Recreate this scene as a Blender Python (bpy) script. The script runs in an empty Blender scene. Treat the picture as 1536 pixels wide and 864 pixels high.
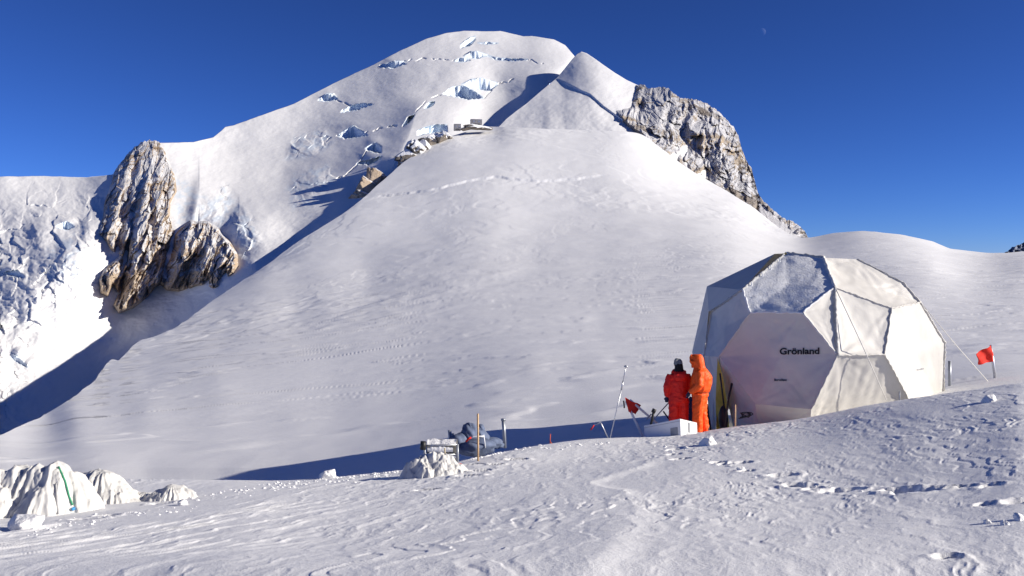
import bpy, bmesh, math, random
import numpy as np
from mathutils import Vector, Matrix, Euler

# ------------------------------------------------------------------ camera
scene = bpy.context.scene
C = scene.collection
F, CX, HY = 1300.0, 768.0, 400.0            # focal length, centre column and horizon row of the photograph (1536 wide)
cam_data = bpy.data.cameras.new("camera")
cam_data.sensor_width = 36
cam_data.lens = F / 1536 * 36
cam_data.shift_y = -(432 - HY) / 1536
cam_data.clip_start = 0.1
cam_data.clip_end = 60000
cam = bpy.data.objects.new("camera", cam_data)
C.objects.link(cam)
cam.location = (0, 0, 0)
cam.rotation_euler = (math.radians(90), 0, 0)
scene.camera = cam

# ------------------------------------------------------------------ sky, sun, exposure
SUN_AZ, SUN_EL = -10.0, 22.5                  # degrees beyond the +x direction, degrees above the horizon
world = bpy.data.worlds.new("World")
scene.world = world
world.use_nodes = True
wn = world.node_tree.nodes
bg = wn["Background"]
sky = wn.new("ShaderNodeTexSky")
sky.sky_type = 'NISHITA'
sky.sun_disc = False
sky.sun_elevation = math.radians(SUN_EL)
sky.sun_rotation = math.radians(90 - SUN_AZ)
sky.altitude = 4300
sky.air_density = 1.0
sky.dust_density = 0.25
sky.ozone_density = 10.0
gm = wn.new("ShaderNodeGamma"); gm.inputs[1].default_value = 1.25
tn = wn.new("ShaderNodeMix"); tn.data_type = 'RGBA'; tn.blend_type = 'MULTIPLY'; tn.inputs[0].default_value = 1.0
tn.inputs[7].default_value = (0.92, 0.70, 0.74, 1)          # the deep, slightly violet blue of high altitude
world.node_tree.links.new(sky.outputs[0], gm.inputs[0]); world.node_tree.links.new(gm.outputs[0], tn.inputs[6])
world.node_tree.links.new(tn.outputs[2], bg.inputs[0])
bg.inputs[1].default_value = 0.061
sa, se = math.radians(SUN_AZ), math.radians(SUN_EL)
SUN = Vector((math.cos(se) * math.cos(sa), math.cos(se) * math.sin(sa), math.sin(se)))
sun_data = bpy.data.lights.new("sun", 'SUN')
sun_data.energy = 4.2
sun_data.angle = math.radians(0.5)
sun_data.color = (1.0, 0.93, 0.82)
sun = bpy.data.objects.new("sun", sun_data)
C.objects.link(sun)
sun.rotation_euler = SUN.to_track_quat('Z', 'Y').to_euler()
sun.location = (60, 10, 40)
scene.view_settings.view_transform = 'Standard'
scene.view_settings.look = 'None'
scene.view_settings.exposure = 0.62
scene.view_settings.gamma = 1
scene.view_settings.use_curve_mapping = False
scene.render.resolution_x = 1024
scene.render.resolution_y = 576

rng = random.Random(7)

# ------------------------------------------------------------------ numeric helpers
def unproj(px, py, D):
    return np.stack([(px - CX) / F * D, D + 0 * px, (HY - py) / F * D], -1)

def at(px, py, D):
    return Vector(((px - CX) / F * D, D, (HY - py) / F * D))

def _hash(ix, iy, seed):
    h = (ix.astype(np.int64) * 374761393 + iy.astype(np.int64) * 668265263 + seed * 974634777) & 0xffffffff
    h = ((h ^ (h >> 13)) * 1274126177) & 0xffffffff
    h = (h ^ (h >> 16)) & 0xffffffff
    return h

def rnd(ix, iy, seed):
    return _hash(ix, iy, seed) / 4294967295.0

def pnoise(x, y, seed=0):
    ix = np.floor(x).astype(np.int64); iy = np.floor(y).astype(np.int64)
    fx = x - ix; fy = y - iy
    u = fx * fx * fx * (fx * (fx * 6 - 15) + 10); v = fy * fy * fy * (fy * (fy * 6 - 15) + 10)
    def g(a, b, dx, dy):
        t = rnd(a, b, seed) * 2 * math.pi
        return np.cos(t) * dx + np.sin(t) * dy
    n00 = g(ix, iy, fx, fy); n10 = g(ix + 1, iy, fx - 1, fy)
    n01 = g(ix, iy + 1, fx, fy - 1); n11 = g(ix + 1, iy + 1, fx - 1, fy - 1)
    return ((n00 * (1 - u) + n10 * u) * (1 - v) + (n01 * (1 - u) + n11 * u) * v) * 1.5

def fbm(x, y, seed=0, octv=5, gain=0.5, lac=2.03):
    s = 0; a = 1.0; t = 0
    for k in range(octv):
        s = s + a * pnoise(x + 17.3 * k, y - 9.1 * k, seed + k); t += a
        a *= gain; x = x * lac; y = y * lac
    return s / t

def ridged(x, y, seed=0, octv=4, gain=0.5, lac=2.1):
    s = 0; a = 1.0; t = 0
    for k in range(octv):
        s = s + a * (1 - np.abs(pnoise(x + 5.7 * k, y + 3.1 * k, seed + k)) * 2); t += a
        a *= gain; x = x * lac; y = y * lac
    return s / t

def facets(x, y, seed=0):
    """cellular blocks: each cell a randomly tilted, randomly high plane; returns height and distance to the border"""
    ix = np.floor(x).astype(np.int64); iy = np.floor(y).astype(np.int64)
    d1 = np.full(x.shape, 9.0); d2 = np.full(x.shape, 9.0); h = np.zeros(x.shape)
    for a in (-1, 0, 1):
        for b in (-1, 0, 1):
            cx = ix + a; cy = iy + b
            qx = cx + rnd(cx, cy, seed); qy = cy + rnd(cx, cy, seed + 1)
            dx = x - qx; dy = y - qy
            d = np.hypot(dx, dy)
            hh = (rnd(cx, cy, seed + 2) - 0.5) + dx * (rnd(cx, cy, seed + 3) - 0.5) * 1.6 + dy * (rnd(cx, cy, seed + 4) - 0.5) * 1.6
            near = d < d1
            d2 = np.where(near, d1, np.minimum(d2, d))
            h = np.where(near, hh, h); d1 = np.where(near, d, d1)
    return h, d2 - d1

def sstep(a, b, x):
    t = np.clip((x - a) / (b - a), 0, 1)
    return t * t * (3 - 2 * t)

def pchip(xs, ys, x):
    """monotone cubic through the knots (vectorised over x)"""
    xs = np.asarray(xs, float); ys = np.asarray(ys, float)
    h = np.diff(xs); d = np.diff(ys) / h
    m = np.zeros(len(xs)); m[0] = d[0]; m[-1] = d[-1]
    for i in range(1, len(xs) - 1):
        if d[i - 1] * d[i] > 0:
            w1 = 2 * h[i] + h[i - 1]; w2 = h[i] + 2 * h[i - 1]
            m[i] = (w1 + w2) / (w1 / d[i - 1] + w2 / d[i])
    x = np.clip(x, xs[0], xs[-1])
    i = np.clip(np.searchsorted(xs, x, side='right') - 1, 0, len(xs) - 2)
    t = (x - xs[i]) / h[i]
    return ((2*t**3 - 3*t**2 + 1) * ys[i] + (t**3 - 2*t**2 + t) * h[i] * m[i]
            + (-2*t**3 + 3*t**2) * ys[i+1] + (t**3 - t**2) * h[i] * m[i+1])

class TPS:
    """thin plate spline of log depth over the picture plane"""
    def __init__(self, pts, lam=1e-4):
        P = np.array(pts, float); self.s = 400.0
        self.X = P[:, :2] / self.s; y = np.log(P[:, 2]); n = len(P)
        d = np.linalg.norm(self.X[:, None] - self.X[None], axis=-1)
        K = self.phi(d) + lam * np.eye(n)
        A = np.zeros((n + 3, n + 3)); A[:n, :n] = K; A[:n, n] = 1; A[n, :n] = 1
        A[:n, n+1:] = self.X; A[n+1:, :n] = self.X.T
        self.w = np.linalg.solve(A, np.concatenate([y, np.zeros(3)]))
    def phi(self, d):
        return np.where(d > 1e-9, d * d * np.log(d + 1e-12), 0)
    def __call__(self, px, py):
        x = px / self.s; y = py / self.s
        r = self.w[-3] + self.w[-2] * x + self.w[-1] * y
        for (a, b), w in zip(self.X, self.w[:-3]):
            r = r + w * self.phi(np.hypot(x - a, y - b))
        return np.exp(r)

# ------------------------------------------------------------------ object helpers
def tag(o, label=None, cat=None, group=None, kind=None):
    if label: o['label'] = label
    if cat: o['category'] = cat
    if group: o['group'] = group
    if kind: o['kind'] = kind
    return o

def thing(name, loc, label, cat, group=None, rz=0.0):
    o = bpy.data.objects.new(name, None); C.objects.link(o)
    o.location = loc; o.rotation_euler = (0, 0, rz); o.empty_display_size = 0.2
    tag(o, label, cat, group)
    return o

def link(name, me, mat, parent=None):
    """link a mesh given in world coordinates; under a parent it is re-expressed in the parent's space"""
    o = bpy.data.objects.new(name, me); C.objects.link(o)
    if mat is not None:
        for m in (mat if isinstance(mat, (list, tuple)) else [mat]):
            me.materials.append(m)
    if parent is not None:
        o.parent = parent
        chain = []; q = parent
        while q: chain.append(q); q = q.parent
        M = Matrix.Identity(4)
        for q in reversed(chain): M = M @ q.matrix_parent_inverse @ q.matrix_basis
        me.transform(M.inverted())
    return o

def grid(name, P, mat, parent=None, wrap=False, attr=None, smooth=True):
    R, K = P.shape[:2]
    me = bpy.data.meshes.new(name)
    me.vertices.add(R * K)
    me.vertices.foreach_set("co", P.reshape(-1).astype(np.float32))
    idx = np.arange(R * K).reshape(R, K)
    if wrap: idx = np.concatenate([idx, idx[:, :1]], 1)
    q = np.stack([idx[:-1, :-1], idx[:-1, 1:], idx[1:, 1:], idx[1:, :-1]], -1).reshape(-1, 4)
    n = len(q)
    me.loops.add(n * 4); me.loops.foreach_set("vertex_index", q.reshape(-1).astype(np.int32))
    me.polygons.add(n); me.polygons.foreach_set("loop_start", (np.arange(n) * 4).astype(np.int32))
    me.update(calc_edges=True)
    me.polygons.foreach_set("use_smooth", np.full(n, smooth))
    if attr is not None:
        for k, v in attr.items():
            a = me.attributes.new(k, 'FLOAT', 'POINT'); a.data.foreach_set("value", v.reshape(-1).astype(np.float32))
    return link(name, me, mat, parent)

# ------------------------------------------------------------------ materials
def mat_new(name):
    m = bpy.data.materials.new(name); m.use_nodes = True
    nt = m.node_tree; b = nt.nodes["Principled BSDF"]
    return m, nt, b

def N(nt, typ, **kw):
    n = nt.nodes.new(typ)
    for k, v in kw.items():
        if k.startswith('_'): n.inputs[k[1:]].default_value = v
        else: setattr(n, k, v)
    return n

def noise_n(nt, scale, detail=4, rough=0.55, vec=None, dist=0.0):
    n = N(nt, "ShaderNodeTexNoise"); n.inputs['Scale'].default_value = scale
    n.inputs['Detail'].default_value = detail; n.inputs['Roughness'].default_value = rough
    n.inputs['Distortion'].default_value = dist
    if vec is None: vec = N(nt, "ShaderNodeTexCoord").outputs['Object']
    nt.links.new(vec, n.inputs['Vector'])
    return n

def ramp(nt, src, stops):
    r = N(nt, "ShaderNodeValToRGB"); nt.links.new(src, r.inputs[0])
    e = r.color_ramp.elements
    e[0].position, e[0].color = stops[0][0], (*stops[0][1], 1)
    e[1].position, e[1].color = stops[-1][0], (*stops[-1][1], 1)
    for p, c in stops[1:-1]:
        k = e.new(p); k.color = (*c, 1)
    return r

def simple(name, col, rough=0.7, spec=0.3, var=0.12, scale=8, bump=0.0, bscale=40, metal=0.0, sheen=0.0):
    m, nt, b = mat_new(name)
    n = noise_n(nt, scale, 5)
    lo = tuple(max(0, c * (1 - var)) for c in col); hi = tuple(min(1, c * (1 + var)) for c in col)
    r = ramp(nt, n.outputs[0], [(0.3, lo), (0.7, hi)])
    nt.links.new(r.outputs[0], b.inputs['Base Color'])
    b.inputs['Roughness'].default_value = rough; b.inputs['Specular IOR Level'].default_value = spec
    b.inputs['Metallic'].default_value = metal
    if sheen: b.inputs['Sheen Weight'].default_value = sheen
    if bump:
        n2 = noise_n(nt, bscale, 4); bp = N(nt, "ShaderNodeBump"); bp.inputs['Strength'].default_value = bump
        bp.inputs['Distance'].default_value = 0.02
        nt.links.new(n2.outputs[0], bp.inputs['Height']); nt.links.new(bp.outputs[0], b.inputs['Normal'])
    return m

def snow_mat(name, col, levels, rough=0.75, spec=0.25):
    """levels: (noise scale, bump distance in metres)"""
    m, nt, b = mat_new(name)
    n = noise_n(nt, levels[0][0] * 0.3, 3)
    r = ramp(nt, n.outputs[0], [(0.35, tuple(c * 0.965 for c in col)), (0.65, col)])
    nt.links.new(r.outputs[0], b.inputs['Base Color'])
    b.inputs['Roughness'].default_value = rough; b.inputs['Specular IOR Level'].default_value = spec
    prev = None
    for sc, dist in levels:
        q = noise_n(nt, sc, 5, 0.6)
        bp = N(nt, "ShaderNodeBump"); bp.inputs['Strength'].default_value = 1.0
        bp.inputs['Distance'].default_value = dist
        nt.links.new(q.outputs[0], bp.inputs['Height'])
        if prev: nt.links.new(prev.outputs[0], bp.inputs['Normal'])
        prev = bp
    nt.links.new(prev.outputs[0], b.inputs['Normal'])
    return m

def rock_mat(name, c1, c2, c3, snow, scale, amount, bump=1.0, up=0.35):
    """rock in three tones with wind packed snow on its ledges and rime in patches"""
    m, nt, b = mat_new(name)
    tc = N(nt, "ShaderNodeTexCoord").outputs['Object']
    mp = N(nt, "ShaderNodeMapping"); mp.inputs['Scale'].default_value = (1, 1, 0.45); nt.links.new(tc, mp.inputs[0])
    n1 = noise_n(nt, scale, 8, 0.6, mp.outputs[0]); n2 = noise_n(nt, scale * 4.5, 6, 0.65, tc, 0.4)
    r1 = ramp(nt, n1.outputs[0], [(0.32, c1), (0.5, c2), (0.68, c3)])
    mx = N(nt, "ShaderNodeMix", data_type='RGBA', blend_type='MULTIPLY'); mx.inputs[0].default_value = 0.7
    r2 = ramp(nt, n2.outputs[0], [(0.3, (0.66, 0.66, 0.68)), (0.6, (1.1, 1.08, 1.05))])
    nt.links.new(r1.outputs[0], mx.inputs[6]); nt.links.new(r2.outputs[0], mx.inputs[7])
    geo = N(nt, "ShaderNodeNewGeometry"); sep = N(nt, "ShaderNodeSeparateXYZ"); nt.links.new(geo.outputs['Normal'], sep.inputs[0])
    n3 = noise_n(nt, scale * 2.2, 9, 0.72, tc, 0.6)
    n4 = noise_n(nt, scale * 0.55, 3, 0.5, tc)
    a = N(nt, "ShaderNodeMath", operation='MULTIPLY'); a.inputs[1].default_value = up; nt.links.new(sep.outputs['Z'], a.inputs[0])
    a2 = N(nt, "ShaderNodeMath", operation='ADD'); nt.links.new(a.outputs[0], a2.inputs[0]); nt.links.new(n3.outputs[0], a2.inputs[1])
    a3 = N(nt, "ShaderNodeMath", operation='MULTIPLY_ADD'); nt.links.new(n4.outputs[0], a3.inputs[0]); a3.inputs[1].default_value = 0.5
    nt.links.new(a2.outputs[0], a3.inputs[2])
    rs = ramp(nt, a3.outputs[0], [(1.0 - amount - 0.06, (0, 0, 0)), (1.0 - amount + 0.06, (.92, .92, .92))])
    at_ = N(nt, "ShaderNodeAttribute"); at_.attribute_name = "rime"
    mxr = N(nt, "ShaderNodeMath", operation='MAXIMUM'); 
    n5 = noise_n(nt, scale * 3.1, 8, 0.75, tc)
    gt = N(nt, "ShaderNodeMath", operation='ADD'); nt.links.new(n5.outputs[0], gt.inputs[0]); nt.links.new(at_.outputs['Fac'], gt.inputs[1])
    rr = ramp(nt, gt.outputs[0], [(0.78, (0, 0, 0)), (0.93, (.85, .85, .85))])
    nt.links.new(rs.outputs[0], mxr.inputs[0]); nt.links.new(rr.outputs[0], mxr.inputs[1])
    mf = N(nt, "ShaderNodeMix", data_type='RGBA'); nt.links.new(mxr.outputs[0], mf.inputs[0])
    nt.links.new(mx.outputs[2], mf.inputs[6]); mf.inputs[7].default_value = (*snow, 1)
    nt.links.new(mf.outputs[2], b.inputs['Base Color'])
    b.inputs['Roughness'].default_value = 0.85; b.inputs['Specular IOR Level'].default_value = 0.2
    bp = N(nt, "ShaderNodeBump"); bp.inputs['Strength'].default_value = 1.0; bp.inputs['Distance'].default_value = bump
    nt.links.new(n2.outputs[0], bp.inputs['Height']); nt.links.new(bp.outputs[0], b.inputs['Normal'])
    return m

SNOW = (0.84, 0.84, 0.84)
M_ground = snow_mat("ground_snow", SNOW, [(14, 0.006), (55, 0.004)])
M_slope = snow_mat("far_snow", SNOW, [(0.35, 0.05), (1.6, 0.02)])
M_mount = snow_mat("mountain_snow", SNOW, [(0.06, 0.25), (0.3, 0.10)])
_nt = M_mount.node_tree; _b = _nt.nodes["Principled BSDF"]; _l = _b.inputs['Base Color'].links[0].from_socket
_a = N(_nt, "ShaderNodeAttribute"); _a.attribute_name = "rime"
_m = N(_nt, "ShaderNodeMix", data_type='RGBA'); _nt.links.new(_a.outputs['Fac'], _m.inputs[0]); _nt.links.new(_l, _m.inputs[6]); _m.inputs[7].default_value = (0.68, 0.76, 0.84, 1)
_nt.links.new(_m.outputs[2], _b.inputs['Base Color'])                # bare glacier ice
M_rock_l = rock_mat("buttress_rock", (0.26, 0.20, 0.155), (0.42, 0.33, 0.24), (0.48, 0.40, 0.32), (0.66, 0.66, 0.67), 0.045, -0.055, 0.7)
M_rock_r = rock_mat("cliff_rock", (0.15, 0.13, 0.115), (0.30, 0.265, 0.23), (0.42, 0.33, 0.22), (0.58, 0.58, 0.60), 0.035, -0.048, 0.7)
M_rock_s = rock_mat("ridge_rock", (0.10, 0.09, 0.085), (0.2, 0.18, 0.16), (0.3, 0.25, 0.2), (0.8, 0.81, 0.84), 0.2, 0.16, 0.4)
# ================================================================== near ground: one sheet round the camera
# each column: (horizontal depth in metres, height in the picture) read along one bearing, from under the camera to the crest
COL = {
 0:    [(6,864),(8,815),(10.5,778),(13,750),(16,728),(20,708),(30,690),(50,677),(70,669),(95,660)],
 200:  [(5.6,864),(7.5,818),(10,775),(12.5,745),(15,722),(19,702),(28,672),(48,637),(75,608),(105,582)],
 400:  [(5.2,864),(7,818),(9.5,772),(12,740),(14.5,722),(18,705),(27,676),(50,590),(85,545),(155,474)],
 600:  [(5,864),(7,810),(9.5,762),(12,730),(14.6,707),(17.5,705),(27,658),(48,570),(85,515),(182,420)],
 700:  [(4.9,864),(7,803),(10,748),(12.5,716),(14.8,690.5),(17.2,703),(27,643),(48,562),(85,505),(190,404)],
 800:  [(4.85,864),(7,796),(10.3,735),(13.5,698),(16.3,670),(20,686),(28,632),(48,552),(85,495),(188,392)],
 900:  [(4.8,864),(7,790),(10.8,722),(14.5,683),(17.7,658),(21,669),(28,616),(48,543),(85,487),(183,388)],
 1000: [(4.8,864),(7,786),(11,712),(15,672),(17.8,654.5),(21,658),(28,604),(48,535),(85,478),(176,386)],
 1100: [(4.75,864),(7.2,777),(11.4,700),(15.5,656),(17.9,640),(21,652),(29,590),(48,526),(85,474),(160,392)],
 1200: [(4.7,864),(7.4,768),(11.7,688),(15.2,646),(17.5,628),(21,645),(30,577),(48,520),(85,470),(150,406)],
 1300: [(4.65,864),(7.2,764),(11.4,678),(14.6,630),(17,608),(20.2,628),(30,568),(49,512),(85,461),(140,404)],
 1400: [(4.6,864),(7,760),(11,666),(14,613),(16.2,592.5),(18,610),(30,558),(50,504),(85,452),(130,402)],
 1536: [(4.5,864),(7,740),(11,638),(13,600),(15,574),(17,593),(28,549),(50,495),(85,446),(130,404)],
}
CREST = [(0,653),(62,625),(110,596),(142,573),(157,549),(166,539),(178,541),(199,520),(214,511),(240,503),(266,491),(304,463),(332,442),
         (400,397),(450,360),(515,320),(540,301),(605,243),(640,220),(678,203),(723,190),(760,190),(820,192.5),(880,194),(961,198),(983,215),(1020,245),
         (1050,264),(1087,284),(1138,315),(1168,343),(1198,357),(1215,358),(1250,351),(1290,348),(1350,352),(1400,362),(1425,373),(1480,378),(1510,379),(1536,376)]
CRD = [(0,138),(142,150),(200,158),(266,170),(332,190),(400,214),(450,230),(515,256),(560,280),(605,308),(660,330),(723,348),(880,355),(960,346),(1050,318),(1120,278),(1200,236),(1290,214),(1420,200),(1536,194)]

def crest_y(px):
    x = np.clip(px, 0, 1536)
    e = np.where(px < 0, (0 - px) * 0.35, 0)
    xs = [a for a, b in CREST]; ys = [b for a, b in CREST]
    return np.interp(x, xs, ys) + e
# the slope's own profile straight ahead (distance, height) and its steady fall to the left
ZPY = [11,16,22,27,47,85,130,188,228,257,290,322,348,400,480]; ZPZ = [-3.2,-3.9,-4.4,-4.75,-5.7,-6.3,-4.9,0.6,10.5,21,33,45,55.5,66,78]
def left_fall(x, y):
    x = np.minimum(x, 0); f = sstep(25, 85, y)
    return (0.06 + 0.07 * f) * x + (1 - f) * 1.0 * np.tanh(x / 5)
_ys = np.linspace(11, 470, 4600); _zs = pchip(ZPY, ZPZ, _ys)
def slope_depth(px, py):
    """where the sight line through a picture point meets the left hand slope"""
    d = (HY - py) / F * _ys - (_zs + left_fall((px - CX) / F * _ys, _ys))
    k = np.where(d <= 0)[0]
    return float(_ys[k[0]]) if len(k) else float(_ys[int(np.argmin(d))])
for k in range(len(CRD)):
    if CRD[k][0] <= 690: CRD[k] = (CRD[k][0], slope_depth(CRD[k][0], float(np.interp(CRD[k][0], [a for a, b in CREST], [b for a, b in CREST]))))
def crest_d(px):
    return pchip([a for a, b in CRD], [b for a, b in CRD], px)

azin = np.arctan((np.arange(-160, 1700, 1.45) - CX) / F)
half = lambda a0, a1, n: a0 + (a1 - a0) * (np.linspace(0, 1, n + 1)[1:]) ** 1.7
azL = -(half(-azin[0], math.pi, 60))[::-1]; azR = half(azin[-1], math.pi, 60)[:-1]
AZ = np.concatenate([azL, azin, azR])
azc = np.clip(AZ, math.atan((-160 - CX) / F), math.atan((1700 - CX) / F))
PX = CX + F * np.tan(azc)
ncol = len(AZ)
keys = sorted(COL)
# knot tables over columns (smooth across)
nk = 10
KR = np.zeros((nk, ncol)); KY = np.zeros((nk, ncol))
for k in range(nk):
    KR[k] = pchip(keys, [COL[c][k][0] for c in keys], PX)
    KY[k] = pchip(keys, [COL[c][k][1] for c in keys], PX)
    if k < 9:   # take the corners out of the column to column interpolation
        w = np.hanning(61); w /= w.sum()
        for A in (KR, KY):
            A[k] = np.convolve(np.pad(A[k], 30, mode='edge'), w, 'valid')
_pts = []
for c in keys:
    for k in range(5, nk):
        if c < 760: continue
        _pts.append((c, COL[c][k][1], COL[c][k][0]))
for k in range(5, nk):
    _pts.append((1800, COL[1536][k][1], COL[1536][k][0]))
for x in [0,70,142,200,266,332,400,460,515,560,605,680,760,820,880,940,1000,1050,1110,1160,1200,1250,1290,1350,1420,1480,1536]:
    _pts.append((x, float(np.interp(x, [a for a, b in CREST], [b for a, b in CREST])), float(crest_d(np.array([float(x)]))[0])))
_pts += [(1800, 380, 185)]
for x in (-260, -130, 0, 110, 220, 330, 440, 550, 650, 740):
    c_ = float(np.interp(max(x, 0), [a for a, b in CREST], [b for a, b in CREST])) + max(0, -x) * 0.35
    for t in (0.0, 0.2, 0.4, 0.6, 0.8, 1.0):
        y_ = c_ + (708 - c_) * t ** 1.3 if x > 0 else c_ + (740 - c_) * t
        _pts.append((x, y_, slope_depth(x, y_)))
G_D = TPS(_pts, 1.5e-2)
KR[5] = G_D(np.clip(PX, -250, 1790), KY[5])
KR[4] = np.minimum(KR[4], KR[5] * 0.93)
cy = crest_y(PX); cd = crest_d(PX)
def smooth(a, n):
    w = np.hanning(n); w /= w.sum(); return np.convolve(np.pad(a, n // 2, mode='edge'), w, 'valid')
cys = smooth(cy, 39); b_ = sstep(640, 720, PX) * (1 - 0.8 * sstep(1180, 1200, PX))
cy = smooth(cy, 9) * (1 - b_) + cys * b_
cosaz = np.cos(azc)
# horizontal range and height
rr = [np.full(ncol, 0.4), np.full(ncol, 2.3)]; zz = [np.full(ncol, -1.62), np.full(ncol, -1.60)]
for k in range(nk):
    D = KR[k]; rr.append(D / cosaz); zz.append((HY - KY[k]) / F * D)
zc = (HY - cy) / F * cd
rr.append(cd / cosaz); zz.append(zc)
rr.append(cd * 1.06 / cosaz); zz.append(zc - cd * 0.03)
rr.append(cd * 1.35 / cosaz); zz.append(zc - cd * 0.30)
rr.append(cd * 2.2 / cosaz); zz.append(zc - cd * 0.8)
rr = np.array(rr); zz = np.array(zz)
seg = [4, 12, 60, 80, 62, 46, 26, 70, 78, 78, 110, 130, 12, 10, 6]
lr = np.log(rr)
# monotone hermite in log range, per column
h = np.diff(lr, axis=0); d = np.diff(zz, axis=0) / h
m = np.zeros_like(zz); m[0] = d[0]; m[-1] = d[-1]
for i in range(1, len(zz) - 1):
    same = d[i-1] * d[i] > 0
    w1 = 2 * h[i] + h[i-1]; w2 = h[i] + 2 * h[i-1]
    with np.errstate(divide='ignore', invalid='ignore'):
        mm = (w1 + w2) / (w1 / d[i-1] + w2 / d[i])
    m[i] = np.where(same, mm, 0)
RR = []; ZZ = []; ROWK = []
for i in range(len(rr) - 1):
    n = seg[i]
    for j in range(n + (i == len(rr) - 2)):
        t = j / n
        z = ((2*t**3 - 3*t**2 + 1) * zz[i] + (t**3 - 2*t**2 + t) * h[i] * m[i]
             + (-2*t**3 + 3*t**2) * zz[i+1] + (t**3 - t**2) * h[i] * m[i+1])
        RR.append(np.exp(lr[i] + t * h[i])); ZZ.append(z); ROWK.append(i + t)
RR = np.array(RR); ZZ = np.array(ZZ); ROWK = np.array(ROWK)[:, None] * np.ones((1, ncol))
k6 = 2 + 5; kc = 2 + nk
S_ = (ROWK - k6) / (kc - k6)
rowsel = (S_[:, 0] > 0) & (S_[:, 0] <= 1.0001)
ss = S_[rowsel]
PXr = np.clip(PX, -250, 1790)[None] + 0 * ss
y6 = KY[5][None]; cyy = cy[None]
PYr = y6 + (cyy - y6) * (1 - (1 - ss) ** 1.12)
Dn = G_D(PXr, PYr)
RR[rowsel] = Dn / cosaz[None]; ZZ[rowsel] = (HY - PYr) / F * Dn
# carry the crest over to its far side
endr = np.where(rowsel)[0][-1]
zc2 = ZZ[endr].copy(); dc2 = RR[endr] * cosaz
for i in range(endr + 1, len(RR)):
    f = dc2 / cd; RR[i] = RR[i] * f; ZZ[i] = zc2 + (ZZ[i] - zc) * f
GX = RR * np.sin(AZ)[None]; GY = RR * np.cos(AZ)[None]
DD = np.maximum(RR * cosaz[None], 0.3)
GPX = CX + F * np.tan(azc)[None] + 0 * RR
GPY = HY - ZZ / DD * F
vis = (np.abs(AZ) < 0.62)[None] & (RR > 2.2)

def ground_point(px, py, nth=None):
    """world point of the bare ground seen at a place of the picture (in front of the near crest unless it says far)"""
    c = int(np.argmin(np.abs(AZ - math.atan((px - CX) / F))))
    col = GPY[:, c]; k = ROWK[:, c]
    ok = (RR[:, c] > 3.0) & ((k <= 6.0) if nth is None else (k >= nth))
    i = int(np.argmin(np.where(ok, np.abs(col - py), 1e9)))
    return Vector((GX[i, c], GY[i, c], ZZ[i, c]))

# ---- relief in world metres
near = 1 - sstep(13, 30, RR)
mid = sstep(14, 30, RR) * (1 - sstep(120, 260, RR))
far = sstep(60, 160, RR)
th = math.radians(81)       # the wind's furrows run almost straight away from the camera
U = GX * math.cos(th) + GY * math.sin(th); V = -GX * math.sin(th) + GY * math.cos(th)
warp = fbm(GX * 0.9, GY * 0.9, 50, 3) * 0.26 + fbm(GX * 3.1, GY * 3.1, 51, 2) * 0.12
sas = np.clip(ridged((U) * 0.24, (V + warp) * 2.6, 11, 3), 0, 1) ** 1.8
sas2 = np.clip(ridged(U * 0.8, (V + warp * 1.5) * 6.5, 12, 2), 0, 1) ** 2.2
patch = sstep(-0.25, 0.35, fbm(GX * 0.35, GY * 0.28, 60, 3))
right = sstep(-1.5, 2.0, GX - GY * 0.06)
dz = near * 0.62 * (0.018 * (sas - 0.5) * (0.45 + 0.6 * patch) + 0.011 * (sas2 - 0.5) * (0.3 + patch) * (0.5 + 0.8 * right))
dz += near * 0.022 * fbm(GX * 0.45, GY * 0.45, 20, 3)
dz += near * 0.003 * fbm(GX * 6, GY * 6, 21, 4)
# left: long low furrows in the same wind
left = 1 - sstep(-4.0, 0.0, GX)
th2 = math.radians(66)
U2 = GX * math.cos(th2) + GY * math.sin(th2); V2 = -GX * math.sin(th2) + GY * math.cos(th2)
sas3 = ridged(U2 * 0.35 + 4, (V2 + 0.6 * warp) * 3.2, 14, 3)
dz += near * left * 0.022 * np.maximum(sas3 - 0.45, 0) * 2 * sstep(0.0, 0.3, fbm(GX * 0.3, GY * 0.3, 61, 2) + 0.15)
# plain: wide drifts with crisp sastrugi fields, and flat shading bands
dz += mid * (0.09 * fbm(GX * 0.05, GY * 0.11, 30, 4) + 0.012 * fbm(GX * 0.5, GY * 0.16, 31, 2))
pm = sstep(0.05, 0.4, fbm(GX * 0.045, GY * 0.06, 62, 3))
dz += mid * pm * 0.03 * (ridged(GX * 0.2 + 0.3 * GY * 0.1, GY * 0.10, 32, 2) - 0.5)
lip = fbm(GX * 0.04 + 3, GY * 0.10, 33, 4)
dz += mid * 0.05 * sstep(0.0, 0.035, lip) * sstep(0.15, 0.05, lip)
fr = (1 - sstep(1.25, 1.5, ROWK - 11.0)) 
dz += far * fr * (0.55 * fbm(GX * 0.020, GY * 0.030, 40, 4) + 0.05 * fbm(GX * 0.14, GY * 0.10, 41, 3))
pm2 = sstep(0.0, 0.35, fbm(GX * 0.018, GY * 0.022, 63, 3))
dz += far * pm2 * 0.20 * (ridged(GX * 0.09, GY * 0.08, 42, 3) - 0.5)
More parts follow.
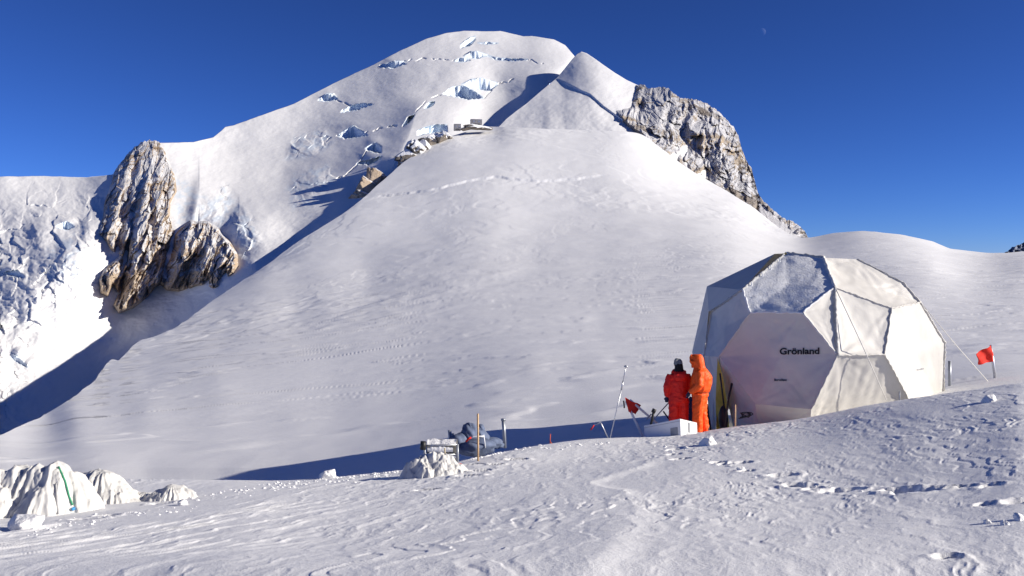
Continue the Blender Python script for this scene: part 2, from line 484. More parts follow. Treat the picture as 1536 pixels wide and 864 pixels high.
# broken crust: thin scarps a hand high, following the wind
def scarp(x, y, seed, hgt, wid, lo):
    f = fbm(x, y, seed, 4) * 4.0
    fr = f - np.floor(f)
    return hgt * (sstep(0.0, wid, fr) - fr) * sstep(lo, lo + 0.25, fbm(x * 0.45 + 9, y * 0.45, seed + 5, 3))
dz += mid * scarp(GX * 0.05, GY * 0.05, 700, 0.03, 0.22, 0.0)
dz += far * fr * scarp(GX * 0.030, GY * 0.030, 720, 0.10, 0.30, -0.05)
dz += far * fr * scarp(GX * 0.09, GY * 0.05, 740, 0.05, 0.25, 0.05)
dz += near * (1 - left) * scarp(U * 0.30, V * 1.1 + warp, 760, 0.010, 0.16, 0.0)
# low swells of the plain, and a crack line running across the upper slope
dz += mid * 0.16 * fbm(GX * 0.03 + GY * 0.10, GY * 0.02, 780, 3)
yl = np.interp(GPX, [520,580,650,700,740,800,860,900,950], [305,292,285,271,264,270,268,262,262])
sl = GPY - yl - 2.5 * fbm(GPX / 20, GPX * 0, 790, 3)
dz -= 0.5 * sstep(-1.0, 1.5, sl) * np.exp(-np.maximum(sl, 0) / 14) * sstep(540, 600, GPX) * sstep(930, 860, GPX) * (ROWK > 9) * (ROWK < 12)
ZN = ZZ + dz
# ---- lying in trench behind the near crest the wind scoured hollow
# ---- footprints, pits and the curled drift lip
def pit(px, py, rx, ry, depth, nth=None, rim=0.3, ang=0.0):
    global ZN
    p = ground_point(px, py, nth)
    sel = (np.abs(GX - p.x) < rx * 4) & (np.abs(GY - p.y) < ry * 4 + rx * 4)
    dx = GX[sel] - p.x; dy = GY[sel] - p.y
    ca, sn = math.cos(ang), math.sin(ang)
    a = (dx * ca + dy * sn) / rx; b = (-dx * sn + dy * ca) / ry
    q = np.sqrt(a * a + b * b) + 0.25 * pnoise(GX[sel] * 9, GY[sel] * 9, 77)
    ZN[sel] += -depth * (1 - sstep(0.55, 1.05, q)) + depth * rim * np.exp(-((q - 1.25) / 0.25) ** 2)
for x, y, w in [(1013,674,.22),(1010,682,.18),(1020,689,.2),(1079,694,.16),(1088,697,.16),(1112,695,.22),(1120,707,.16),(1174,713,.26),(1188,726,.2),
                (1205,727,.22),(1222,731,.16),(1260,734,.34),(1276,733,.2),(1348,733,.26),(1375,734,.34),(1428,731,.14),(1447,729,.14),(1487,728,.16),
                (1479,755,.12),(1530,750,.22),(1424,834,.12)]:
    pit(x, y, w * 0.75, w * 0.5, 0.06 + 0.13 * w, rim=0.12)
for x, y, w in [(705,698,.22),(722,706,.18),(700,714,.2),(745,697,.12),(775,690,.2),(640,735,.2),(130,780,.2),(160,775,.16),(240,755,.16)]:
    pit(x, y, w, w * 0.4, 0.06)
LIP = [(1010,668),(985,690),(945,706),(905,716),(880,725),(893,731),(925,737),(948,750),(952,775),(935,800),(905,830),(870,864),(850,885)]
L3 = [ground_point(a, b) for a, b in LIP]
lp = []
for k in range(len(L3) - 1):
    for t in np.linspace(0, 1, 8, endpoint=False): lp.append(L3[k].lerp(L3[k+1], t))
lp = np.array([[q.x, q.y] for q in lp])
for _ in range(3): lp[1:-1] = (lp[:-2] + 2 * lp[1:-1] + lp[2:]) / 4
sel = (RR < 21) & (RR > 3) & (np.abs(AZ)[None] < 0.5)
sx = GX[sel]; sy = GY[sel]; best = np.full(sx.shape, 9e9); side = np.zeros(sx.shape); along = np.zeros(sx.shape)
for k in range(len(lp) - 1):
    a = lp[k]; e = lp[k+1] - a; L = np.hypot(*e); e = e / L
    t = np.clip((sx - a[0]) * e[0] + (sy - a[1]) * e[1], 0, L)
    dx = sx - a[0] - t * e[0]; dy = sy - a[1] - t * e[1]; dd = np.hypot(dx, dy)
    s = np.sign(e[0] * dy - e[1] * dx)
    b = dd < best
    best = np.where(b, dd, best); side = np.where(b, s, side); along = np.where(b, (k + t / L) / (len(lp) - 1), along)
sd = best * side        # positive on the left of the travelling direction
env = sstep(0.0, 0.15, along) * (1 - 0.2 * sstep(0.9, 1, along))
sd2 = -sd + 0.05 * fbm(sx * 2, sy * 2, 90, 3)
prof = 0.065 * np.where(sd2 > 0, np.exp(-sd2 / 0.55), 1.0 * np.exp(-(sd2 / 0.14) ** 2)) 
ZN[sel] += env * 0.34 * prof
# near-vertical collars of snow along the path dug behind the crest
tracks = fbm(GX * 1.1, GY * 1.1, 70, 4)
P = np.stack([GX, GY, ZN], -1)
ground = grid("snow_ground", P, [M_ground, M_slope], wrap=True)
ground['kind'] = 'structure'
mi = np.zeros((P.shape[0] - 1, ncol), np.int32); mi[RR[:-1] > 42] = 1
ground.data.polygons.foreach_set("material_index", mi.reshape(-1).copy())
GTREE = (GX, GY, ZN)
def gz(x, y):
    """height of the finished ground under a world point near the camp"""
    az = math.atan2(x, y); r = math.hypot(x, y)
    c = int(np.argmin(np.abs(AZ - az)))
    return float(np.interp(r, RR[:, c], ZN[:, c]))
def gp(px, py, nth=None):
    p = ground_point(px, py, nth); return Vector((p.x, p.y, gz(p.x, p.y)))

# ================================================================== the summit mass behind
E_SIL = [(-700,330),(-300,285),(0,265),(60,264),(130,266),(168,262),(205,235),(240,214),(260,214),(290,213),(320,206),(332,196),(338,190),(350,188),(400,170),(440,156),
         (500,125),(560,97),(600,76),(640,58),(670,49.5),(695,46),(720,47),(750,46.5),(770,51),(785,54.5),(798,54),(830,59),(848,68),(860,82),(900,130),(960,180),(1010,225),(1060,270)]
# ridge that throws the long shadow over the glacier: (px, py, depth)
RIDGE = np.array([(x, float(np.interp(x, [a for a, b in CREST], [b for a, b in CREST])), float(crest_d(np.array([float(x)]))[0])) for x in range(-60, 760, 10)])
PEAKR = np.array([(748,190,430),(770,172,470),(790,156,505),(812,137,550),(835,118,600),(858,88,650),(872,78,670),(890,84,675)], float)
def solve_shadow(px, py, caster, far_lim, lo=1.02):
    """depth at which the sight line through (px, py) just leaves the shadow thrown by the caster line"""
    pts = unproj(caster[:, 0], caster[:, 1], caster[:, 2])
    S = np.array(SUN)
    last = None
    for D in np.linspace(60, far_lim, 1200):
        q = np.array([(px - CX) / F * D, D, (HY - py) / F * D])
        # find where the ray from q to the sun passes over the caster line in plan
        v = pts - q; cr = v[:, 0] * S[1] - v[:, 1] * S[0]
        sg = np.where(np.sign(cr[:-1]) != np.sign(cr[1:]))[0]
        blk = False
        for i in sg:
            f = cr[i] / (cr[i] - cr[i+1]); p = pts[i] * (1 - f) + pts[i+1] * f
            t = ((p - q)[0] * S[0] + (p - q)[1] * S[1]) / (S[0]**2 + S[1]**2)
            if t > 2 and q[2] + t * S[2] < p[2]: blk = True
        if blk: return D
    return None
E_PTS = [(-700,330,300),(-700,600,160),(-300,285,380),(-300,620,165),
 (0,265,400),(130,266,410),(0,330,325),(0,450,240),(180,420,262),(230,430,262),(140,400,258),(0,520,205),(100,400,252),(60,360,285),(240,214,450),(240,300,320),(330,300,340),(320,206,530),(400,170,620),(500,125,760),
 (600,76,850),(700,46,950),(780,53,950),(850,70,900),(900,130,850),(1060,270,700),(420,260,420),(400,330,285),(440,300,320),(500,260,380),(560,215,440),(620,190,480),
 (480,200,540),(560,170,570),(600,150,600),(660,160,560),(700,140,610),(660,110,700),(700,100,720),(760,85,800),(680,182,485),
 (748,190,480),(770,172,520),(790,156,560),(812,137,600),(835,118,660),(858,88,740)]
for x, y in [(0,603),(60,566),(110,532),(170,488),(290,428),(380,394),(440,345),(520,288),(570,235)]:
    d = solve_shadow(x, y, RIDGE, 900)
    if d: E_PTS.append((x, y, d))
for x, y in [(728,180),(742,169),(758,152),(760,138),(770,122),(797,108),(822,95)]:
    d = solve_shadow(x, y, PEAKR, 1500)
    if d: E_PTS.append((x, y, d))
E_D = TPS(E_PTS, 8e-3)
ESX = [a for a, b in E_SIL]; ESY = [b for a, b in E_SIL]

def poly_sd(px, py, poly):
    """distance to a closed outline in picture units, positive inside"""
    p = np.array(poly, float); n = len(p)
    best = np.full(px.shape, 9e9); ins = np.zeros(px.shape, bool)
    for i in range(n):
        a = p[i]; b = p[(i + 1) % n]; e = b - a
        t = np.clip(((px - a[0]) * e[0] + (py - a[1]) * e[1]) / (e @ e), 0, 1)
        best = np.minimum(best, np.hypot(px - a[0] - t * e[0], py - a[1] - t * e[1]))
        c = (a[1] > py) != (b[1] > py)
        with np.errstate(divide='ignore', invalid='ignore'):
            ins ^= c & (px < (b[0] - a[0]) * (py - a[1]) / (b[1] - a[1]) + a[0])
    return np.where(ins, best, -best)

# vertical ice walls: top edge, foot, turn (how far the wall faces the sun side)
WALLS = [
 ([(664,140.5),(678,130.5),(695,128),(712,136),(726,146.5)], [(664,141),(685,145.5),(702,149.5),(726,147)], -0.5),
 ([(692,126),(706,119),(723,117),(747,124.5)], [(692,127),(715,133.5),(735,136.5),(747,127)], 0.35),
 ([(691,66),(703,57),(713,54)], [(691,72),(704,69),(713,60)], -0.6),
 ([(716,64),(730,63.5),(748,64.5)], [(716,64.5),(730,66.5),(748,65)], -0.4),
 ([(681,91),(690,87),(706,87)], [(681,92),(692,93),(706,91)], -0.5),
 ([(695,84),(706,77),(716,77),(731,82)], [(695,86),(715,88),(731,84)], 0.1),
 ([(730,82),(745,86.5),(770,88.5),(792,88.5)], [(730,84),(745,90),(770,91.5),(792,89.5)], -0.4),
 ([(570,98.5),(585,93),(600,91),(610,94)], [(570,100.5),(590,102.5),(610,96)], 0.0),
 ([(477,149),(490,140),(500,141),(507,147)], [(477,151),(492,152),(507,149)], 0.0),
 ([(511,167),(528,157.5),(545,155),(559,156)], [(511,169),(535,165),(559,157.5)], -0.3),
 ([(507,203),(519,194),(530,188),(543,196),(552,202.5)], [(507,204.5),(520,208),(533,206),(552,204)], -0.4),
 ([(604,188),(612,176),(622,170)], [(604,190),(613,185),(622,174)], 0.8),
 ([(626,196),(640,190),(655,187),(671,187)], [(626,204),(640,200),(655,199),(671,199)], 0.9),
 ([(637,160),(645,153),(652,152)], [(637,163),(645,161),(652,155)], 0.5),
 ([(548,222),(560,214),(572,218)], [(548,224),(560,228),(572,230)], -0.7),
 ([(535,244),(552,240),(572,234)], [(535,246),(556,247),(572,238)], -0.7),
 ([(5,408),(25,405),(36,414)], [(5,411),(25,416),(36,417)], -0.5),
 ([(84,338),(100,332),(112,338)], [(84,341),(100,345),(112,341)], -0.5),
 ([(15,528),(28,536),(42,549)], [(15,535),(28,545),(42,552)], -0.8),
]
BULGES = [ # centre, reach left, reach right, reach up/down, metres out
 (655,168,30,80,22,12), (740,75,18,60,10,14), (780,118,60,30,22,10), (560,215,20,40,22,9),
 (470,275,30,30,26,14), (462,222,22,30,15,16), (440,228,8,14,8,8), (298,298,12,40,36,16), (358,335,12,40,26,15), (132,345,12,26,26,10), (60,345,20,40,20,8), (100,380,16,30,24,8),
 (640,118,25,50,14,5), (520,180,30,50,14,5), (600,130,30,60,16,4), (395,230,40,60,20,6), (30,440,25,35,24,6), (110,470,20,30,20,5),
]
BULGES = [b[:5] + (b[5] * 0.6,) for b in BULGES]
for _t, _b, _turn in WALLS:
    if _turn < 0.2 and _t[-1][0] - _t[0][0] > 18:
        _w = _t[-1][0] - _t[0][0]; BULGES.append(((_t[0][0] + _t[-1][0]) / 2, min(q[1] for q in _t) - 2, _w * 0.42, _w * 0.5, 5.5, 3.2))
CRACKS = [[(478,150),(500,148),(528,160),(560,156)], [(505,203),(545,200),(580,190),(604,189)], [(664,141),(640,150),(622,170)], [(726,147),(748,126),(770,120)], [(570,99),(600,93),(640,88),(681,91)],
          [(492,208),(507,204)], [(790,90),(815,96)], [(430,238),(418,262),(430,285)], [(552,222),(540,243),(520,262),(500,270)]]
def cracks(px, py):
    a = 0 * px
    for c in CRACKS:
        x = np.array([q[0] for q in c], float); y = np.array([q[1] for q in c], float)
        if x[0] > x[-1]: x = x[::-1]; y = y[::-1]
        if abs(x[-1] - x[0]) < abs(y[-1] - y[0]): continue
        yy = np.interp(px, x, y) + 3.5 * fbm(px / 9, px * 0 + c[0][0], 196, 3)
        w = (px > x[0]) & (px < x[-1])
        a = np.maximum(a, w * np.exp(-((py - yy) / 0.9) ** 2) * sstep(-0.3, 0.1, pnoise(px / 11, px * 0 + 3, 197)))
    return a
def E_depth(px, py):
    D = E_D(px, py)
    for cx, cy, wl, wr, hy, amp in BULGES:
        s = np.where(px < cx, wl, wr)
        dx = px - cx + 0.2 * (py - cy)
        D = D - amp * np.exp(-(dx / s) ** 2 - ((py - cy) / hy) ** 2)
    D = D + 5.0 * cracks(px, py)
    # a rib of snow with its steep side away from the sun
    xc = np.interp(py, [135,150,170,190,205,240,260], [655,640,624,617,612,596,585]) + 5 * fbm(py / 30, py * 0, 195, 2)
    u = px - xc
    rib = np.where(u < 0, np.exp(-(np.maximum(-u, 0) / 34) ** 1.6), np.exp(-np.maximum(u, 0) / 75))
    D = D - 24 * rib * sstep(135, 165, py) * (1 - sstep(235, 262, py))
    # snow relief
    sc = np.clip(D / 600, 0.4, 2)
    calm = sstep(330, 420, px) 
    D = D - sc * (10 * fbm(px / 130, py / 90, 101, 3) + 1.7 * fbm(px / 34, py / 26, 102, 4) * (1.4 - 0.6 * calm) + 0.7 * ridged(px / 22 + py / 60, py / 11, 103, 4))
    # broken ice of the two icefalls
    fall = np.maximum(sstep(-30, 25, poly_sd(px, py, [(-500,300),(20,312),(60,290),(110,292),(150,300),(140,360),(120,400),(110,440),(60,470),(40,560),(0,640),(-500,700)])),
                      0.9 * sstep(-10, 10, poly_sd(px, py, [(300,290),(318,300),(338,275),(352,300),(380,330),(390,365),(370,400),(345,360),(320,335),(300,330)])))
    fall = np.maximum(fall, 1.1 * sstep(-3, 5, poly_sd(px, py, [(428,240),(440,205),(465,200),(485,190),(500,214),(470,236)])))
    fall = np.maximum(fall, 0.8 * sstep(-6, 14, poly_sd(px, py, [(428,288),(440,262),(466,250),(490,246),(505,262),(498,285),(480,305),(440,314)])))
    wx = px + 9 * fbm(px / 30, py / 30, 110, 3); wy = py + 9 * fbm(px / 30, py / 30, 120, 3)
    h1, e1 = facets(wx / 42, wy / 34, 130); h2, e2 = facets(wx / 17, wy / 14, 140); h3, e3 = facets(wx / 7.5, wy / 7, 150)
    m2 = sstep(-0.1, 0.3, fbm(px / 60, py / 50, 160, 2))
    D = D - fall * sc * (6.5 * fbm(wx / 38, wy / 27, 165, 4) + 2.5 * h1 + 3.2 * h2 * (0.3 + m2) + 1.0 * h3 * m2 - 0.3 * np.exp(-e1 / 0.10))
    for top, bot, turn in WALLS:
        x0, x1 = top[0][0], top[-1][0]
        sel = (px >= x0) & (px <= x1)
        if not sel.any(): continue
        X = px[sel]; Y = py[sel]
        jig = 3.2 * fbm(X / 7, X * 0 + x0, 170, 4)
        yt = np.interp(X, *zip(*top)) + jig * (x1 - x0 > 14) * 0.8; yb = np.interp(X, *zip(*bot)) + 2.4 * fbm(X / 5, X * 0 + x1, 171, 4)
        Db = E_D(X, yb)
        for cx, cy, wl, wr, hy, amp in BULGES:
            s = np.where(X < cx, wl, wr)
            Db = Db - amp * np.exp(-((X - cx + 0.2 * (yb - cy)) / s) ** 2 - ((yb - cy) / hy) ** 2)
        xm = (x0 + x1) / 2
        mpx = np.median(Db) / F
        Dt = E_D(X, yt - 1)
        for cx, cy, wl, wr, hy, amp in BULGES:
            s = np.where(X < cx, wl, wr)
            Dt = Dt - amp * np.exp(-((X - cx + 0.2 * (yt - cy)) / s) ** 2 - ((yt - cy) / hy) ** 2)
        af = 0.85 if turn < 0 else 0.45
        Db = Db * (1 - af) + Dt * af
        Dw = Db + (turn * 0.35) * (X - xm) * mpx + 0.4 * ridged(X / 9, Y / 22, 180, 3)
        ins = (Y > yt) & (Y < yb)
        Dc = D[sel]; tp = np.sqrt(np.clip(np.sin(math.pi * np.clip((X - x0) / (x1 - x0), 0, 1)), 0, 1))
        Dc[ins] = (Dc + (Dw - Dc) * tp)[ins]; D[sel] = Dc
    return D

def E_ice(px, py):
    a = 0 * px
    for top, bot, turn in WALLS:
        yt = np.interp(px, *zip(*top)); yb = np.interp(px, *zip(*bot))
        a = np.maximum(a, ((px > top[0][0]) & (px < top[-1][0]) & (py > yt - 1) & (py < yb + 1)) * 1.0)
    for c in ([(428,288),(440,262),(466,250),(490,246),(505,262),(498,285),(480,305),(440,314)], [(300,290),(318,300),(338,275),(352,300),(380,330),(390,365),(370,400),(345,360),(320,335),(300,330)],
              [(70,370),(110,350),(130,385),(110,430),(70,420)], [(255,250),(300,290),(300,345),(262,340)], [(428,240),(440,205),(465,200),(485,190),(500,214),(470,236)]):
        a = np.maximum(a, 0.8 * sstep(-6, 8, poly_sd(px, py, c)) * sstep(-0.15, 0.2, fbm(px / 12, py / 9, 190, 4)))
    return a
def relief(name, cols, ytop, ybot, rows, dfun, mat, back=((0.03, 0.01), (0.12, 0.08), (0.3, 0.25), (0.6, 0.6)), jag=0, attr=None, mask=None):
    """a face of terrain seen at its own distance, running up to its skyline and down again behind it"""
    px = np.asarray(cols, float)[None, :]
    yt = ytop(px[0])
    if jag: yt = yt - jag * (ridged(px[0] / 7, px[0] * 0 + 3.3, 200, 4) - 0.4)
    yb = ybot(px[0])
    t = np.linspace(0, 1, rows)[:, None]
    py = yb[None] + (yt - yb)[None] * t; pxx = px + 0 * py
    D = dfun(pxx, py)
    P = unproj(pxx, py, D)
    last = P[-1]; extra = []
    for k, (dd, dz) in enumerate(back):
        q = last.copy(); q[:, 1] += dd * D[-1]; q[:, 0] += dd * D[-1] * (px[0] - CX) / F * 0.6; q[:, 2] -= dz * D[-1]
        q[:, 2] += 0.01 * D[-1] * fbm(px[0] / 40, px[0] * 0 + k, 210, 3)
        extra.append(q)
    P = np.concatenate([P, np.array(extra)], 0)
    at_ = None
    if attr is not None:
        a = attr(pxx, py); at_ = {'rime': np.concatenate([a, np.repeat(a[-1:], len(back), 0)], 0)}
    o = grid(name, P, mat, attr=at_)
    if mask is not None:
        mk = mask(pxx, py); mk = np.concatenate([mk, np.repeat(mk[-1:], len(back), 0)], 0).reshape(-1)
        bm = bmesh.new(); bm.from_mesh(o.data); bm.verts.ensure_lookup_table()
        bmesh.ops.delete(bm, geom=[v for v in bm.verts if not mk[v.index]], context='VERTS')
        bm.to_mesh(o.data); bm.free()
    return o

ecols = np.concatenate([np.linspace(-700, -40, 60), np.arange(-38, 900, 1.15), np.linspace(902, 1060, 60)])
summit = relief("summit_snowfield", ecols, lambda x: np.interp(x, ESX, ESY) + 0.8 * fbm(x / 25, x * 0, 220, 4) * (x > 0),
                lambda x: crest_y(np.maximum(x, -160)) + 24 + np.clip(-x, 0, 9e9) * 0.0 + 10 * (x < 0), 470, E_depth, M_mount, attr=E_ice)
summit['kind'] = 'structure'

# ---------------------------------------------------------------- the pointed snow shoulder in front of the summit
C_D = TPS([(700,215,385),(748,192,430),(790,156,505),(835,118,600),(872,78,670),(850,195,400),(850,150,490),(900,195,395),(900,130,520),(930,112,590),
           (955,128,560),(960,195,400),(1000,150,520),(1000,215,380),(1060,260,350),(1060,190,450)], 1e-3)
CS = [(735,199),(748,190.5),(760,178),(775,166),(790,155),(812,136),(835,117),(846,104),(858,89),(866,80.5),(872,77.5),(880,80),(892,88),(906,98),(922,109),(940,120),(955,127),(975,134),(1000,147),(1030,165),(1060,195)]
def C_depth(px, py):
    D = C_D(px, py)
    crease = py - np.interp(px, [835,870,885,905,930,950], [119,136,142,160,178,192])
    D = D + 5 * sstep(-1.5, 1.0, crease) * sstep(820, 850, px) - 5 * sstep(-1.5, 30.0, crease)
    D = D - 3.5 * fbm(px / 50, py / 40, 301, 4) - 0.8 * ridged(px / 26 + py / 30, py / 16, 302, 4)
    return D
peak = relief("snow_shoulder", np.arange(735, 1060, 1.0), lambda x: np.interp(x, *zip(*CS)), lambda x: crest_y(x) + 10, 170, C_depth, M_mount,
              back=((0.01, 0.006), (0.03, 0.03), (0.08, 0.1), (0.2, 0.3)))
peak['kind'] = 'structure'

# ---------------------------------------------------------------- rocks of the right flank
RS = [(872,130),(885,131),(900,141),(915,143),(935,139),(948,131),(956,128.5),(966,127),(974,134),(984,131),(995,130.5),(1004,133),(1010,141),(1020,147),(1030,148),(1045,150),(1060,155),(1075,165),(1090,180),
      (1100,190),(1108,205),(1113,225),(1119,240),(1127,252),(1131,268),(1137,290),(1143,299),(1155,311),(1172,326),(1188,332),(1200,340),(1209,350),(1214,360),(1220,368)]
R_D = TPS([(875,135,556),(900,150,505),(940,180,430),(960,196,402),(956,128,560),(1000,133,520),(1000,215,385),(1050,150,500),(1050,255,360),(1110,200,440),(1110,290,330),
           (1140,300,335),(1210,352,290),(1170,340,290),(1080,200,415)], 1e-3)
RPOLY = [(880,131),(900,143),(925,160),(945,160),(952,140),(953,126),(968,120),(1010,125),(1060,145),(1115,200),(1150,300),(1225,350),(1222,380),(1150,352),(1090,312),(1040,280),(1000,250),(960,204),(940,190),(912,163),(893,148)]
def R_depth(px, py):
    D = R_D(px, py)
    sd = poly_sd(px, py, RPOLY)
    wx = px + 14 * fbm(px / 45, py / 60, 401, 3); wy = py + 12 * fbm(px / 50, py / 45, 404, 3)
    rel = 11 * (ridged(wx / 46, wy / 75, 402, 3) - 0.5) + 4 * (ridged(wx / 15, wy / 21, 405, 4, 0.55) - 0.5)
    h, e = facets(wx / 13, wy / 17, 430); h2, e2 = facets(wx / 5.5, wy / 6.5, 440)
    rel = rel + 3.4 * h + 1.3 * h2
    snowy = sstep(-1, 4, (py - np.interp(px, [1120,1140,1165,1190,1215], [275,303,325,345,362]))) * sstep(1136, 1142, px)
    rel = rel * (1 - 0.85 * snowy)
    # two dark recesses
    for cx, cy, sx, sy, am in [(962,165,11,20,13), (1030,215,16,22,15), (1002,170,8,16,9), (1060,240,8,24,9), (1125,265,8,10,6)]:
        rel = rel - am * np.exp(-((px - cx) / sx) ** 2 - ((py - cy) / sy) ** 2)
    return D - sstep(-1, 7, sd) * (rel + 12) + (1 - sstep(-5, 1, sd)) * 14
def R_rime(px, py):
    a = 0.16 * np.exp(-((py - np.interp(px, *zip(*RS))) / 28) ** 2) + 0.10 * sstep(960, 930, px)
    a += 0.10 * np.exp(-((px - 985) / 16) ** 2) * sstep(240, 150, py)
    a += 0.5 * sstep(-1, 4, (py - np.interp(px, [1120,1140,1165,1190,1215], [275,303,325,345,362]))) * sstep(1136, 1142, px)
    return a + 0.10 + 0.16 * fbm(px / 30, py / 30, 420, 3)
cliff = relief("rock_cliff", np.arange(872, 1220, 0.85), lambda x: np.interp(x, *zip(*RS)), lambda x: crest_y(x) + 12, 260, R_depth, M_rock_r, jag=3.0,
               attr=R_rime, mask=lambda px, py: poly_sd(px, py, RPOLY) > -9, back=((0.02, 0.01), (0.08, 0.05), (0.2, 0.2)))
cliff['kind'] = 'structure'

# ---------------------------------------------------------------- rock buttress of the left skyline
BP1 = [(225,203),(238,206),(248,226),(254,245),(261,258),(264,275),(266,288),(257,305),(256,325),(263,345),(260,362),(252,385),(249,400),(243,425),(232,432),(222,446),(200,462),(178,470),
       (170,458),(178,440),(170,428),(162,445),(150,440),(148,420),(155,404),(168,392),(180,384),(166,376),(158,362),(148,352),(148,338),(155,325),(157,305),(163,285),(170,262),(178,248),(190,234),(202,220),(213,209)]
BP2 = [(262,352),(273,340),(285,330),(296,332),(312,331),(328,342),(345,362),(356,380),(358,398),(352,410),(338,425),(322,437),(310,430),(296,430),(285,434),(268,438),(250,436),(238,425),(243,400),(252,385),(256,370)]
def B_depth(px, py):
    D = E_D(px, py)
    for cx, cy, wl, wr, hy, amp in BULGES[:10]:
        s = np.where(px < cx, wl, wr)
        D = D - amp * np.exp(-((px - cx + 0.2 * (py - cy)) / s) ** 2 - ((py - cy) / hy) ** 2)
    sd1 = poly_sd(px, py, BP1); sd2 = poly_sd(px, py, BP2); sd = np.maximum(sd1, sd2)
    lean = px + 0.30 * (py - 330)
    wx = lean + 9 * fbm(px / 40, py / 60, 501, 3)
    rel = 6 * (ridged(wx / 34, py / 160, 513, 2) - 0.45) + 2.0 * (ridged(wx / 13, py / 40, 504, 3) - 0.5) + 0.8 * ridged(wx / 8, py / 12, 506, 4)
    h, e = facets(wx / 9, py / 24 + 0.02 * wx, 530); h2, e2 = facets(wx / 4.6, py / 9, 540)
    h3, e3 = facets(wx / 16, py / 40, 550)
    rel = rel + 5.0 * h3 + 4.0 * h + 2.0 * h2
    big = 7 * sstep(0, 40, sd1) + 6 * sstep(0, 26, sd2)
    # gullies between the towers
    for gl in ([(203,240),(192,290),(186,330),(176,370)], [(222,250),(205,300),(196,350),(186,400),(180,440)], [(236,240),(226,280),(228,340)], [(262,330),(258,370),(250,400)]):
        gx = np.interp(py, [b for a, b in gl], [a for a, b in gl]) + 2.5 * fbm(py / 14, py * 0 + gl[0][0], 507, 3)
        k = sstep(gl[0][1] - 25, gl[0][1], py) * (1 - sstep(gl[-1][1], gl[-1][1] + 25, py))
        rel = rel - 9 * k * np.exp(-(np.abs(px - gx) / 5.5) ** 1.6)
    return D - sstep(-1, 5, sd) * (rel * 0.72 + big + 5) + (1 - sstep(-5, 1, sd)) * 16
BS = [(140,340),(148,330),(155,306),(162,284),(169,262),(178,248),(190,233),(202,220),(213,213),(225,210),(238,213),(247,226),(256,250),(262,262),(300,300),(360,330)]
def B_top(x):
    return np.where(x < 240, np.interp(x, *zip(*BS)), np.maximum(np.interp(x, *zip(*BS)), 0))
def B_rime(px, py):
    return 0.05 + 0.16 * sstep(0.55, 0.75, ridged(px / 16 + py / 30, py / 6 + px / 20, 525, 3)) + 0.16 * np.exp(-((py - 215) / 30.0) ** 2) + 0.16 * fbm(px / 12, py / 16, 520, 4) + 0.5 * np.exp(-((px - 224) / 6) ** 2 - ((py - 312) / 9) ** 2)
buttress = relief("rock_buttress", np.arange(140, 362, 0.75), B_top, lambda x: 478 - 0 * x, 340, B_depth, M_rock_l, jag=3.0, attr=B_rime,
                  mask=lambda px, py: np.maximum(poly_sd(px, py, BP1), poly_sd(px, py, BP2)) > -9, back=((0.02, 0.01), (0.06, 0.06), (0.1, 0.2)))
buttress['kind'] = 'structure'
for _o in (buttress, cliff): _o.data.polygons.foreach_set('use_smooth', [False] * len(_o.data.polygons))

# far peak beyond the saddle, its rock coloured blue in place of haze
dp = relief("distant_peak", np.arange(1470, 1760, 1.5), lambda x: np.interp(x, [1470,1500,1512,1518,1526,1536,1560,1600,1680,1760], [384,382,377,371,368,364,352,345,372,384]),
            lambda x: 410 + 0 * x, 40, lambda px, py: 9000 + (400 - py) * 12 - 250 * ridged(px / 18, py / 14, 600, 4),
            simple("haze_blue_rock", (0.16, 0.19, 0.27), var=0.3, scale=0.004), jag=2)
dp['kind'] = 'structure'
# ================================================================== the camp
def mesh_from(name, verts, faces, mat, parent=None, smooth=False):
    me = bpy.data.meshes.new(name); me.from_pydata([tuple(v) for v in verts], [], faces); me.update()
    if smooth: me.polygons.foreach_set("use_smooth", [True] * len(me.polygons))
    return link(name, me, mat, parent)

def tube_data(pts, rad, seg=8, cap=True, ell=None):
    """rings along a path; rad a number or one per point; ell = (sideways, along-y) factors"""
    pts = [Vector(p) for p in pts]; n = len(pts)
    if not hasattr(rad, '__len__'): rad = [rad] * n
    V = []; Fc = []; up = None
    for i, p in enumerate(pts):
        d = (pts[min(i + 1, n - 1)] - pts[max(i - 1, 0)]).normalized()
        if up is None:
            up = Vector((0, 0, 1)) if abs(d.z) < 0.9 else Vector((0, 1, 0))
        a = d.cross(up)
        if a.length < 1e-4: a = d.orthogonal()
        a.normalize(); b = a.cross(d).normalized(); up = b
        for k in range(seg):
            t = 2 * math.pi * k / seg
            V.append(p + a * math.cos(t) * rad[i] + b * math.sin(t) * rad[i])
    for i in range(n - 1):
        for k in range(seg):
            k2 = (k + 1) % seg
            Fc.append((i * seg + k, i * seg + k2, (i + 1) * seg + k2, (i + 1) * seg + k))
    if cap:
        Fc.append(tuple(range(seg))[::-1]); Fc.append(tuple((n - 1) * seg + k for k in range(seg)))
    return V, Fc

def tube(name, pts, rad, mat, parent=None, seg=8):
    V, Fc = tube_data(pts, rad, seg)
    o = mesh_from(name, V, Fc, mat, parent, True)
    return o

def merge(parts):
    V = []; Fc = []
    for v, f in parts:
        o = len(V); V += list(v); Fc += [tuple(i + o for i in q) for q in f]
    return V, Fc

def box_data(c, sx, sy, sz, M=None):
    V = []
    for x in (-1, 1):
        for y in (-1, 1):
            for z in (-1, 1):
                v = Vector((x * sx / 2, y * sy / 2, z * sz / 2))
                if M: v = M @ v
                V.append(Vector(c) + v)
    return V, [(0,1,3,2),(4,6,7,5),(0,4,5,1),(2,3,7,6),(0,2,6,4),(1,5,7,3)]

